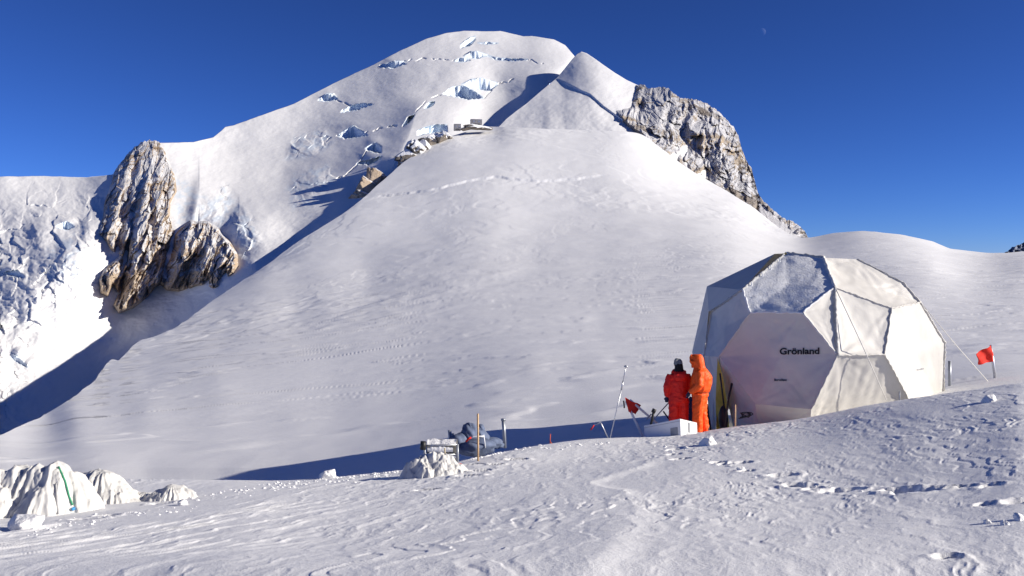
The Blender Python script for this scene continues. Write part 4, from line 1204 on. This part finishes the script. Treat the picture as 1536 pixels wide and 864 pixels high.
fuse('jacket', [ring_chain([(0, 0.0, 0.965, 0.205, 0.20), (0, 0.0, 1.01, 0.225, 0.225), (0, -0.02, 1.12, 0.225, 0.235), (0, -0.035, 1.28, 0.225, 0.225), (0, -0.02, 1.40, 0.21, 0.175), (0, 0.01, 1.48, 0.13, 0.12), (0, 0.05, 1.53, 0.10, 0.10)]),
                limb([(-0.17, -0.01, 1.40), (-0.262, -0.03, 1.14), (-0.20, 0.165, 0.965)], [0.098, 0.092, 0.072]),
                limb([(0.17, 0.0, 1.40), (0.255, 0.0, 1.14), (0.18, 0.20, 1.03)], [0.098, 0.088, 0.068])], M_orsuit, person2, 0.013, 3, folds=0.014, fq=8, seed=5)
fuse('trousers', [ring_chain([(0, 0, 0.84, 0.19, 0.17), (0, 0, 0.95, 0.20, 0.19), (0, 0, 1.03, 0.18, 0.17)]),
                  limb([(-0.09, 0.0, 0.93), (-0.105, 0.035, 0.50), (-0.10, 0.03, 0.10)], [0.15, 0.118, 0.108]),
                  limb([(0.09, 0, 0.93), (0.108, -0.02, 0.50), (0.105, -0.09, 0.10)], [0.15, 0.118, 0.105])], M_orsuit, person2, 0.013, 3, folds=0.017, fq=9, seed=6)
# hood: a shell round the head, open in front
fuse('hood', [ring_chain([(0, 0.00, 1.45, 0.125, 0.13), (0, 0.02, 1.52, 0.122, 0.125), (0, 0.045, 1.60, 0.128, 0.140), (0, 0.055, 1.68, 0.118, 0.132), (0, 0.05, 1.735, 0.085, 0.10), (0, 0.03, 1.765, 0.04, 0.05)]),
              limb([(-0.085, 0.14, 1.53), (-0.105, 0.185, 1.62), (-0.07, 0.19, 1.70), (0, 0.185, 1.735), (0.07, 0.19, 1.70), (0.105, 0.185, 1.62), (0.085, 0.14, 1.53)], [0.024] * 7),
              limb([(-0.085, 0.14, 1.53), (0, 0.16, 1.49), (0.085, 0.14, 1.53)], [0.03] * 3),
              limb([(-0.10, 0.08, 1.60), (-0.105, 0.185, 1.62)], [0.035, 0.024]), limb([(0.10, 0.08, 1.60), (0.105, 0.185, 1.62)], [0.035, 0.024]),
              limb([(0, 0.08, 1.71), (0, 0.185, 1.735)], [0.06, 0.024]), limb([(-0.06, 0.08, 1.69), (-0.07, 0.19, 1.70)], [0.05, 0.024]), limb([(0.06, 0.08, 1.69), (0.07, 0.19, 1.70)], [0.05, 0.024])],
     M_orsuit, person2, 0.010, 2, folds=0.006, fq=14, seed=7)
fuse('waist_seam', [ring_chain([(0, 0.0, 0.955, 0.212, 0.21), (0, 0.0, 0.975, 0.218, 0.215)])], simple("orange_seam", (0.45, 0.06, 0.01)), person2, 0.008, 1)
for s, a in ((-1, aL[-1]), (1, aR[-1])):
    fuse('glove', hand(a, (0.4 * -s, 1, 0), -s, g=0.004), M_navy, person2, 0.005, 1)
for s, yy in ((-1, 0.03), (1, -0.09)):
    fuse('boot', [limb([(s * 0.102, yy - 0.03, 0.20), (s * 0.102, yy - 0.02, 0.06)], [0.075, 0.07]), limb([(s * 0.104, yy - 0.06, 0.05), (s * 0.11, yy + 0.08, 0.05), (s * 0.115, yy + 0.17, 0.045)], [0.06, 0.062, 0.05])], M_boot, person2, 0.012, 2)
def place(px, D, dz=0.0):
    """a point of the ground at a bearing and depth"""
    p = at(px, 500, D); p.z = gz(p.x, p.y) + dz; return p
def one(name, parts_or_obj, mat, label, cat, group=None, smooth=True):
    V, Fc = parts_or_obj
    o = mesh_from(name, V, Fc, mat, None, smooth); tag(o, label, cat, group)
    # put the origin at the base
    b = min(V, key=lambda v: v[2]); b = Vector(b)
    o.data.transform(Matrix.Translation(-b)); o.location = b
    return o
def pole_px(a, b, D, r, seg=8, r2=None, D2=None):
    A = at(a[0], a[1], D); B = at(b[0], b[1], D2 or D)
    return tube_data([A, A.lerp(B, .5), B], [r, (r + (r2 or r)) / 2, r2 or r], seg)

# white storage box lying tilted on the crest
bx_near = at(1020, 652, 18.0)
yaw = math.radians(33)
Rb = Euler((math.radians(-15), 0, 0)).to_matrix(); 
ux = Vector((math.cos(yaw), math.sin(yaw) * 1.0, 0)); 
# long edge runs from the near right corner to the left and towards the camera, sinking with the slope
K = at(1020, 628, 17.85); Lc = at(966, 638.5, 18.35); Rc = at(1045.5, 634, 18.2)
dn_ = Vector((0.02, 0.0, -0.40))
def boxpts(K, Lc, Rc, dn_):
    O = Lc + (Rc - K)
    return [K, Lc, O, Rc, K + dn_, Lc + dn_, O + dn_, Rc + dn_]
box = thing('storage_box', (K + dn_ + Lc + dn_) / 2, "white lidded storage box with a grey label in front of the people", 'box')
V = boxpts(K, Lc, Rc, dn_)
bevelled(mesh_from('box_body', V, [(0,1,2,3),(4,7,6,5),(0,4,5,1),(1,5,6,2),(2,6,7,3),(3,7,4,0)], M_white, box), 0.008)
nl = (Lc - K).cross(dn_).normalized(); nl = nl if nl.y < 0 else -nl
nr = (Rc - K).cross(dn_).normalized(); nr = nr if nr.x > 0 else -nr
def onface(A, ex, ey, u0, u1, v0, v1, n, t=0.004):
    q = [A + ex * u + ey * v + n * t for u, v in ((u0, v0), (u1, v0), (u1, v1), (u0, v1))]
    return q + [p + n * 0.004 for p in q], [(0,3,2,1),(4,5,6,7),(0,1,5,4),(1,2,6,5),(2,3,7,6),(3,0,4,7)]
V, Fc = onface(K, Lc - K, dn_, 0.075, 0.27, 0.40, 0.88, nl); mesh_from('label', V, Fc, M_label, box)
V, Fc = onface(K, Lc - K, dn_, 0.0, 1.0, 0.10, 0.13, nl, -0.002); mesh_from('lid_rim', V, Fc, simple("lid_strip_grey", (0.5, 0.5, 0.52)), box)  # thin grey strip along the lid on the left face
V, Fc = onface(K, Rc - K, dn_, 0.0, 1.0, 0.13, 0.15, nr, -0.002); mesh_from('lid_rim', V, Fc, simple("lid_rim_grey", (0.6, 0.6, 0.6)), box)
# latch: dark clasp over a small plate
V, Fc = onface(K, Rc - K, dn_, 0.45, 0.56, 0.10, 0.62, nr, 0.002); mesh_from('latch', V, Fc, M_grey, box)
V, Fc = onface(K, Rc - K, dn_, 0.34, 0.66, 0.68, 0.98, nr, 0.002); mesh_from('latch_plate', V, Fc, M_label, box)

# leaning flags between crossed white poles
f1 = thing('marker_flag', place(958, 19.2), "small red flag slung between two leaning white poles left of the people", 'flag')
V, Fc = pole_px((964,655), (939,602), 19.0, 0.026); mesh_from('pole', V, Fc, M_white, f1, True)
V, Fc = pole_px((990,639), (945,600), 19.3, 0.026, D2=19.1); mesh_from('pole', V, Fc, M_white, f1, True)
def cloth(name, corner, mat, par, n=12, amp=0.03, seed=0):
    A, B, C2_, D_ = corner; V = []; Fc = []
    for i in range(n + 1):
        for j in range(n + 1):
            u = i / n; v = j / n
            p = A.lerp(B, u).lerp(D_.lerp(C2_, u), v)
            p = p + Vector((0, amp * math.sin(u * 7 + v * 3 + seed) + amp * 0.5 * math.sin(v * 9), amp * 0.3 * math.sin(u * 9 + seed)))
            V.append(p)
    for i in range(n):
        for j in range(n): a = i * (n + 1) + j; Fc.append((a, a + 1, a + n + 2, a + n + 1))
    o = mesh_from(name, V, Fc, mat, par, True)
    md = o.modifiers.new('t', 'SOLIDIFY'); md.thickness = 0.004
    return o
cloth('flag_cloth', [at(938,597,18.75), at(962,608,19.3), at(953,621,19.25), at(943,618,18.8)], M_flag, f1, seed=1)
V, Fc = pole_px((936.5,612), (935.5,601), 18.95, 0.016); mesh_from('clip', V, Fc, M_black, f1, True)
f2 = thing('marker_flag', place(1492, 22.5), "square red flag on a leaning grey pole right of the tent", 'flag')
V, Fc = pole_px((1495,584), (1486,517.5), 22.5, 0.044, r2=0.028); mesh_from('pole', V, Fc, M_alu, f2, True)
cloth('flag_cloth', [at(1486,518,22.45), at(1463.5,530.5,22.3), at(1468,547,22.3), at(1490,542,22.45)], M_flag, f2, n=14, amp=0.035, seed=3)

# poles, stakes and tools
one('ski_pole', merge([pole_px((914,662), (932,585), 18.3, 0.010), pole_px((932,585), (934.5,573), 18.3, 0.018), pole_px((934,574), (939,551), 18.3, 0.010),
    ball(at(939, 549.5, 18.3), 0.04, 1.1, 1.0, 0.6)]), M_alu, "thin upright ski pole with a round basket left of the red flag", 'ski pole')
one('grey_post', pole_px((1424.5,598), (1424.5,541.5), 22.3, 0.040), M_grey, "grey metal post standing in the snow at the right edge of the tent", 'post')
one('grey_post', merge([pole_px((757.5,672), (755,630), 18.4, 0.034, r2=0.040), pole_px((755,631), (755,628), 18.4, 0.052)]), M_grey, "dark tapered post with a flat cap right of the gear pile", 'post')
one('wooden_stake', pole_px((717.2,697), (716.8,620.5), 14.4, 0.017, 4), M_wood, "tall pale wooden stake standing in the snow right of the white bundle", 'stake')
one('wooden_stake', pole_px((1103,640), (1103,607), 18.2, 0.015, 4), M_wood, "short wooden stake in front of the tent door", 'stake')
one('wooden_stake', pole_px((1349.3,606), (1349.3,587), 17.2, 0.014, 4), M_grey, "small grey stub of a stake at the foot of the tent's right side", 'stake')
one('bamboo_cane', pole_px((668,700), (667,672), 13.9, 0.012, 6), M_bamboo, "thin bamboo cane in front of the snowy sled crate", 'cane')
one('probe_pole', merge([pole_px((728,672), (725.5,652), 16.2, 0.012), ]), M_white, "short white stick at the end of the bent red and white rod", 'stick')
cv = [(699,662.5),(703,658),(710,655.2),(718,654.8),(726,654.6)]
bent = thing('bent_rod', place(712, 16.3), "bent red and white rod hanging in front of the shaded gear pile", 'rod')
V, Fc = tube_data([at(x, y, 16.15) for x, y in cv[:2]] + [at(706.5, 656.4, 16.15)], 0.020, 7); mesh_from('red_end', V, Fc, M_flag, bent, True)
V, Fc = tube_data([at(x, y, 16.16) for x, y in [(706.5,656.4)] + cv[2:]], 0.016, 7); mesh_from('white_rod', V, Fc, M_white, bent, True)
br = thing('broken_pole', place(905, 18.5), "bent thin pole with a red tip, left of the tall ski pole", 'pole')
V, Fc = tube_data([at(x, y, 18.5) for x, y in [(886,645),(891,637.5)]], 0.014, 6); mesh_from('red_tip', V, Fc, M_flag, br, True)
V, Fc = tube_data([at(x, y, 18.5) for x, y in [(891,637.5),(901,633.5),(905,642),(913.5,660)]], [0.013, 0.013, 0.013, 0.013], 6); mesh_from('shaft', V, Fc, M_alu, br, True)
one('red_twig', merge([pole_px((825,668), (825.5,651), 17.9, 0.009), pole_px((825,662), (829,667), 17.9, 0.009)]), M_orange_st, "thin orange marker stick in the shaded trench", 'stick')
one('shovel_handle', merge([pole_px((975.5,642), (981,615), 18.6, 0.028), pole_px((979.5,619), (982,613.5), 18.6, 0.045)]), M_black, "black shovel handle sticking up behind the left end of the white box", 'shovel')
one('ski_pole', pole_px((978,632), (1003,604), 19.2, 0.013), M_grey, "grey pole slanting up to the red suit behind the white box", 'ski pole')
one('ski_pole', pole_px((1007,634), (995,617), 19.0, 0.016), M_black, "short black pole leaning left beside the red suit's leg", 'ski pole')
one('ski_pole', pole_px((970,629), (977,621), 18.9, 0.014), M_grey, "short grey stick crossing the white flag pole", 'ski pole')
one('ski', merge([tube_data([at(1060.5, 606, 19.9), at(1062, 622, 19.85), at(1066, 646, 19.8)], [0.022, 0.03, 0.03], 6)]), M_black, "black ski leaning on the tent behind the orange suit", 'ski')
one('ski', tube_data([at(1098, 575, 19.25), at(1093, 598, 19.15), at(1087, 640, 19.0)], [0.028, 0.024, 0.020], 6), M_black, "black ski leaning against the tent flap beside the short wooden stake", 'ski')
one('ski_pole', pole_px((1086.5,612), (1080,560), 19.6, 0.02), M_black, "thin black pole standing inside the tent doorway", 'ski pole')
dd = blob('duffel_bag', at(1085, 628, 19.75), 0.11, 0.12, 0.30, M_black, None, 0.12, 2.0, 3, 5); tag(dd, "black bag standing in the tent doorway", 'bag')
dd.location = (0, 0, 0)
nb = blob('stuff_bag', at(1037, 622, 19.8), 0.13, 0.12, 0.42, M_navy, None, 0.10, 2.0, 3, 6); tag(nb, "navy bag standing between the two people", 'bag')
cpts = []
for k in range(46):
    t = k / 45 * 2 * math.pi * 2.6; q = at(1118, 627, 18.9)
    cpts.append(q + Vector((0.17 * math.cos(t) * (0.7 + 0.3 * math.sin(k * 0.7)) + 0.04 * math.sin(k), 0.10 * math.sin(t), 0.055 + 0.055 * math.sin(t * 1.3))))
one('cable_coil', tube_data(cpts, 0.011, 5), M_black, "loose coil of dark cable at the foot of the tent", 'cable')

# sled crate: metal frame box dusted with snow
sc = at(662, 690, 15.1); sg = gz(sc.x, sc.y)
crate = thing('sled_crate', (sc.x, sc.y, sg), "dark metal framed sled crate dusted with snow behind the white bundle", 'crate')
x0, x1 = at(638, 0, 15.1).x, at(687, 0, 15.1).x; zt = at(0, 666, 15.1).z; zb = at(0, 698, 15.1).z; y0, y1 = 15.0, 15.42
V = [(x0+.03,y0,zb),(x1-.03,y0,zb),(x1-.03,y1,zb),(x0+.03,y1,zb),(x0+.03,y0+.02,zt-.02),(x1-.03,y0+.02,zt-.02),(x1-.03,y1,zt+.02),(x0+.03,y1,zt+.02)]
mesh_from('crate_body', [Vector(v) for v in V], [(0,3,2,1),(4,5,6,7),(0,1,5,4),(1,2,6,5),(2,3,7,6),(3,0,4,7)], M_crate, crate)
for zz_ in (zt, (zt + zb) / 2 + 0.02, zb + 0.02):
    V, Fc = tube_data([Vector((x0, y0 - .02, zz_ - 0.004)), Vector((x1, y0 - .02, zz_ + 0.012))], 0.016, 6); mesh_from('rail', V, Fc, M_alu, crate, True)
for xx in (x0, x1):
    V, Fc = tube_data([Vector((xx, y0 - .02, zb)), Vector((xx, y0 - .02, zt + .02))], 0.022, 6); mesh_from('corner_post', V, Fc, M_grey, crate, True)
V, Fc = tube_data([Vector((x0 - .03, y0 - .03, zt - .07)), Vector((x0 - .02, y0 - .03, zt + .07))], 0.05, 8); mesh_from('grip', V, Fc, M_black, crate, True)
for k, (xa, xb, zz_, h_) in enumerate([(x0 + .05, x1 - .08, zt - .075, .055), (x0 + .05, x0 + .20, zb + .13, .05), (x0 + .25, x1 - .02, zb + .17, .03)]):
    V = []; Fc = []; n = 24
    for i in range(n + 1):
        u = i / n; x = xa + (xb - xa) * u; hh = h_ * (0.55 + 0.9 * abs(float(pnoise(np.array([x * 14.0]), np.array([k * 3.1]), 33)[0])) + 0.3 * math.sin(math.pi * u))
        for a in range(7):
            t = math.pi * a / 6 - math.pi / 2; V.append(Vector((x, y0 - .004 - 0.035 * math.cos(t), zz_ + hh * math.sin(t))))
    for i in range(n):
        for a in range(6): q = i * 7 + a; Fc.append((q, q + 7, q + 8, q + 1))
    mesh_from('snow_crust', V, Fc, M_chunk, crate, True)
V = []; Fc = []
for i in range(17):
    for j in range(7):
        x = x0 + .03 + (x1 - x0 - .06) * i / 16; y = y0 + .02 + (y1 - y0 - .02) * j / 6
        V.append(Vector((x, y, zt + 0.0 + 0.05 * math.sin(math.pi * j / 6) + 0.025 * float(pnoise(np.array([x * 9]), np.array([y * 9.0]), 34)[0]))))
for i in range(16):
    for j in range(6): a = i * 7 + j; Fc.append((a, a + 7, a + 8, a + 1))
mesh_from('snow_cap', V, Fc, M_chunk, crate, True)
one('grey_post', pole_px((676,676), (674.5,645.5), 16.6, 0.030, r2=0.036), M_grey, "grey post at the left end of the shaded gear pile", 'post')
one('grey_post', pole_px((680,676), (679,650), 16.8, 0.024), M_grey, "thinner, shorter grey post just right of the post by the gear pile", 'post')

# heap of duffel bags
heap = [(688,662,16.5,.20,.22,.17),(704,652,16.6,.19,.2,.22),(703,646,16.6,.13,.14,.15),(723,653,16.7,.15,.18,.20),(721,643,16.7,.075,.09,.09),(737,664,16.8,.22,.2,.12),(712,671,16.4,.40,.28,.17),(747,667,16.9,.12,.15,.07)]
HL = ["wide bag at the lower left of the gear pile", "large rounded bag in the middle of the gear pile", "small bag on top of the large middle bag of the pile", "upright bag on the right half of the gear pile",
      "tiny round bag topping the right half of the pile", "low bag sloping down at the right end of the pile", "broad bag at the foot of the gear pile", "flat bag lying last at the right tip of the pile"]
for k, (x, y, D, a, b, c) in enumerate(heap):
    p = at(x, y, D)
    o = blob('duffel_bag', (0, 0, 0), a, b, c, M_bags, None, 0.12, 1.7, 4, 20 + k, chisel=2); o.location = p
    tag(o, HL[k], 'bag', 'bags heaped in the shade')
rb = blob('red_bag', (0, 0, 0), 0.11, 0.08, 0.06, M_flag, None, 0.1, 2, 3, 44, 0.5); rb.location = at(686, 700.5, 14.05); tag(rb, "small red bag sticking out behind the white bundle", 'bag')

# crumpled sheets
def tentcloth(name, px, D, ex, ey, poles, label, cat, seed, crease=0.03, group=None, n=120, z0=0.0, fa=0.30, ff=2.0):
    """cloth hung over hidden props: concave curtains between the peaks, folds fanning down from each"""
    c = at(px, 500, D); g = gz(c.x, c.y)
    x = np.linspace(-ex, ex, n)[None, :] + np.zeros((int(n * 0.8), 1)); y = np.linspace(-ey, ey, int(n * 0.8))[:, None] + 0 * x
    wx = x + 0.06 * fbm(x * 4 + seed, y * 4, 1040 + seed, 3); wy = y + 0.06 * fbm(x * 4, y * 4 + seed, 1050 + seed, 3)
    H = np.full(x.shape, -9.0)
    for k, (a, b, h_, r_) in enumerate(poles):
        dx = wx - a; dy = wy - b; d = np.hypot(dx, dy); ang = np.arctan2(dy, dx)
        fold = 0.95 + fa * ridged(np.cos(ang) * ff + k, np.sin(ang) * ff + seed, 1060 + k + seed, 2)
        t = d / (r_ * fold)
        q_ = h_ * (1 - np.sqrt(t * t + 0.03) ** 1.9); H = np.where(np.maximum(H, q_) > -1, 0.03 * np.log(np.exp(np.clip(H, -1, 2) / 0.03) + np.exp(np.clip(q_, -1, 2) / 0.03)), -9)
    H = H + crease * (ridged(x * 3.2 + seed, y * 3.2 + x, 1070 + seed, 4) - 0.55) + crease * 0.7 * fbm(x * 9, y * 9, 1080 + seed, 3)
    G = np.array([[gz(c.x + float(x[i, j]), c.y + float(y[i, j])) for j in range(0, n, 12)] for i in range(0, x.shape[0], 12)])
    Gi = np.array([np.interp(np.arange(n), np.arange(0, n, 12), row) for row in G])
    Gf = np.stack([np.interp(np.arange(x.shape[0]), np.arange(0, x.shape[0], 12), Gi[:, j]) for j in range(n)], 1)
    Z = Gf + np.maximum(H, -0.06) + z0
    o = grid(name, np.stack([c.x + x, c.y + y, Z], -1), M_sheet)
    bm = bmesh.new(); bm.from_mesh(o.data); bm.verts.ensure_lookup_table(); Hf = H.reshape(-1)
    bmesh.ops.delete(bm, geom=[v for v in bm.verts if Hf[v.index] < -0.05], context='VERTS'); bm.to_mesh(o.data); bm.free()
    o.data.transform(Matrix.Translation(-Vector((c.x, c.y, g)))); o.location = (c.x, c.y, g); tag(o, label, cat, group); return o
tentcloth('sheet_bundle', 648, 13.2, 0.62, 0.42, [(-.26,0,.24,.24),(-.12,.06,.33,.28),(.03,.08,.37,.24),(.17,.05,.27,.30),(.33,.0,.13,.20),(-.06,-.13,.20,.20),(-.36,-.02,.13,.16),(.1,-.12,.14,.2)],
        "crumpled white sheet bundle lying in front of the sled crate", 'bundle', 3, 0.075, fa=0.18, ff=1.0)
tb = tentcloth('collapsed_tent', 46, 11.0, 1.0, 0.62, [(-.62,0,.44,.40),(-.38,-.04,.60,.36),(-.14,.02,.64,.32),(.10,-.02,.63,.34),(.33,.0,.66,.36),(.48,.08,.52,.34),(-.25,-.25,.36,.30),(.28,-.22,.38,.32)],
        "tall collapsed white tent with deep folds at the left edge of the snow", 'tent', 5, 0.05, n=150)
t2 = tentcloth('tarpaulin', 150, 12.0, 0.62, 0.5, [(-.26,.1,.42,.40),(-.08,.08,.46,.36),(.04,.05,.44,.36),(.20,.0,.26,.34),(.34,-.05,.10,.25)],
        "white tarpaulin slumped against the right side of the tall collapsed tent", 'tarpaulin', 8, 0.03)
t3 = tentcloth('tarpaulin', 252, 12.0, 0.46, 0.3, [(.10,0,.21,.24),(-.02,.02,.15,.24),(-.16,.0,.08,.2)], "small white wedge at the right end of the tarpaulins", 'tarpaulin', 11, 0.02)
t4 = tentcloth('tarpaulin', 208, 12.1, 0.3, 0.24, [(-.08,0,.09,.16),(.08,0,.11,.18)], "low dirty fold of tarpaulin between the slumped tarpaulin and the small wedge", 'tarpaulin', 14, 0.03)
def on_sheet(o, pix, name, mat, w=0.014):
    bpy.context.view_layer.update()
    bm_ = bmesh.new(); m_ = o.data.copy(); m_.transform(o.matrix_world); bm_.from_mesh(m_); bv_ = BVHTree.FromBMesh(bm_)
    pts = []
    P0 = []
    for (a, b) in zip(pix[:-1], pix[1:]):
        for t in np.linspace(0, 1, 6, endpoint=False): P0.append((a[0] + (b[0] - a[0]) * t, a[1] + (b[1] - a[1]) * t))
    for (x, y) in P0:
        d = at(x, y, 1).normalized(); h_ = bv_.ray_cast(Vector((0, 0, 0)), d, 60)
        if h_[0]: pts.append(h_[0] - d * 0.012)
    bm_.free()
    if len(pts) > 2: tube(name, pts, w, mat, o, 6)
on_sheet(tb, [(88,700),(98,722),(104,745),(110,760)], 'green_strap', M_green, 0.012)
on_sheet(tb, [(108,764),(113,762)], 'blue_strap', M_blue, 0.022)
on_sheet(tb, [(84,725),(86,755),(88,774)], 'zip', M_seam, 0.012)

# snow blocks and clods thrown up from the trench
SB = [(38,793,.24,"broad snow lump in front of the tall collapsed tent"), (1063,667,.17,"large snow block on the slope below the white box"), (1112,705,.06,"small snow lump beside the footprints right of the block"), (1482,784,.07,"left snow lump of the two at the lower right edge"),
      (1506,787,.06,"right snow lump of the two at the lower right edge"), (1485,603,.11,"crusty snow clod on the crest under the right red flag"), (493,701,.16,"snow clod standing out of the long shadow left of the crate"),
      (274,757,.09,"snow clod at the right end of the small tarpaulin wedge"), (1529,780,.10,"snow lump cut by the right edge of the picture")]
for k, (x, y, s, lb) in enumerate(SB):
    p = gp(x, y); s *= p.length / 17.0 * 1.15
    o = blob('snow_block', (0, 0, 0), s * 1.2, s, s * 0.8, M_chunk, None, 0.28, 2.2, 4, 60 + k, k * 1.3, chisel=8); o.location = p + Vector((0, 0, s * 0.25)); tag(o, lb, 'snow block', 'snow blocks and lumps')
rc = random.Random(5); parts = []
def clod(p, s):
    r_ = rc.random()
    bm = bmesh.new(); bmesh.ops.create_icosphere(bm, subdivisions=1, radius=1)
    V = [Vector((v.co.x * s * rc.uniform(.7, 1.5), v.co.y * s * rc.uniform(.7, 1.3), v.co.z * s * rc.uniform(.5, .9))) + p for v in bm.verts]
    Fc = [tuple(v.index for v in f.verts) for f in bm.faces]; bm.free(); parts.append((V, Fc))
TR = [((230,752),(330,742),40,5), ((330,742),(460,724),90,4), ((460,724),(610,706),150,5), ((700,682),(760,668),90,5), ((1000,668),(1080,690),30,5), ((560,712),(606,704),60,4), ((775,676),(960,660),60,3), ((40,800),(170,775),60,6), ((170,775),(290,762),30,4), ((1100,700),(1300,735),26,6)]
for a, b, n, sp in TR:
    for _ in range(n):
        t = rc.random(); x = a[0] + (b[0] - a[0]) * t + rc.gauss(0, 7); y = a[1] + (b[1] - a[1]) * t + rc.gauss(0, sp * 0.8)
        p = gp(x, y); clod(p, rc.choice([.006, .009, .012, .016, .024, .034]) * p.length / 15)
V, Fc = merge(parts)
cl = mesh_from('snow_clods', V, Fc, M_chunk, None, False); cl['kind'] = 'stuff'; cl['label'] = "scattered snow clods along the path and trench"; cl['category'] = 'snow clods'

# ---------------------------------------------------------------- huts and outcrops on the ridge
def hut(pl, pr_, pt, pb, D, label):
    A = at(pl, pb, D); B = at(pr_, pb, D); T = at(pl, pt, D)
    h_ = thing('mountain_hut', (A + B) / 2, label, 'hut')
    w = (B - A).length; hh = T.z - A.z
    Rz = Matrix.Rotation(math.radians(8), 3, 'Z'); c = (A + B) / 2 + Vector((0, 0, hh / 2))
    V, Fc = box_data(c, w, 3.2, hh, Rz); mesh_from('wall', V, Fc, simple("grey_boards", (0.27, 0.26, 0.27), 0.8, 0.1, 0.2, 1.5), h_)
    V, Fc = box_data(c + Vector((0, 0, hh / 2 + 0.07)), w * 1.06, 3.5, 0.12, Rz); mesh_from('roof', V, Fc, M_chunk, h_)
    for k in (-0.25, 0.22):
        V, Fc = box_data(c + Rz @ Vector((w * k, -1.62, hh * 0.1)), w * 0.13, 0.05, hh * 0.28, Rz); mesh_from('window', V, Fc, M_alu, h_)
    V, Fc = box_data(c + Rz @ Vector((0, -1.62, -hh * 0.42)), w * 0.6, 0.06, hh * 0.14, Rz); mesh_from('base_beam', V, Fc, M_black, h_)
    return h_
hut(706, 722.5, 180, 187.5, 352, "larger grey mountain hut on the ridge below the snow shoulder")
hut(681, 691, 187, 195.5, 347, "smaller grey hut left of and below the larger one on the ridge")
OC = [(541,296,300,4.5,4,3.5,"dark rocks lowest on the left edge of the big slope"), (549,284,306,5,4,4.5,"middle brown rocks on the left edge of the big slope"), (559,270,312,4,4,4.5,"upper brown rocks with a snow cap on the left edge of the slope"), (566,262,316,3.5,3,3,"topmost brown knob of the lower rocks on the slope edge"),
      (612,232,326,5,4,3.8,"dark outcrop at the lower left of the ridge rocks"), (622,223,330,6,5,4.5,"snow dusted outcrop in the middle of the ridge rocks"), (634,219,333,5,4,3.5,"pale snow dusted outcrop right of the middle one"),
      (646,211,337,5,3,3.0,"blocky outcrop left of the ridge's square rocks"), (658,208,340,6,4,3.0,"square snow dusted rocks below the smaller hut"), (668,203,344,4,3,2.0,"small rocks at the upper end of the square rocks"), (714,189,350,7,4,1.2,"low rocks under the larger hut"), (699,192,348,3,3,.9,"pebbly rocks between the two huts")]
for k, (x, y, D, a, b, c, lb) in enumerate(OC):
    o = blob('rock_outcrop', (0, 0, 0), a, b, c, M_rock_s if k > 3 else M_rock_l, None, 0.42, 2.4, 5, 100 + k, k, chisel=9); o.location = at(x, y + 1.5, D); tag(o, lb, 'rocks', 'rock outcrops on the ridge')

# ---------------------------------------------------------------- moon: a small sunlit ball far off, seen through the blue air
m, nt, b = mat_new("moon_dust")
tr = N(nt, "ShaderNodeBsdfTransparent"); df = N(nt, "ShaderNodeBsdfDiffuse"); df.inputs[0].default_value = (0.035, 0.038, 0.045, 1)
ad = N(nt, "ShaderNodeAddShader"); nt.links.new(tr.outputs[0], ad.inputs[0]); nt.links.new(df.outputs[0], ad.inputs[1])
nt.links.new(ad.outputs[0], nt.nodes["Material Output"].inputs['Surface'])
bm = bmesh.new(); bmesh.ops.create_uvsphere(bm, u_segments=32, v_segments=16, radius=5.6 / F * 40000)
bmesh.ops.delete(bm, geom=[f for f in bm.faces if f.calc_center_median().dot(SUN) < 0.0], context='FACES')
me = bpy.data.meshes.new('moon'); bm.to_mesh(me); bm.free(); me.polygons.foreach_set('use_smooth', [True] * len(me.polygons))
mo = link('moon', me, m); mo.location = at(1143, 48, 40000); mo['kind'] = 'structure'
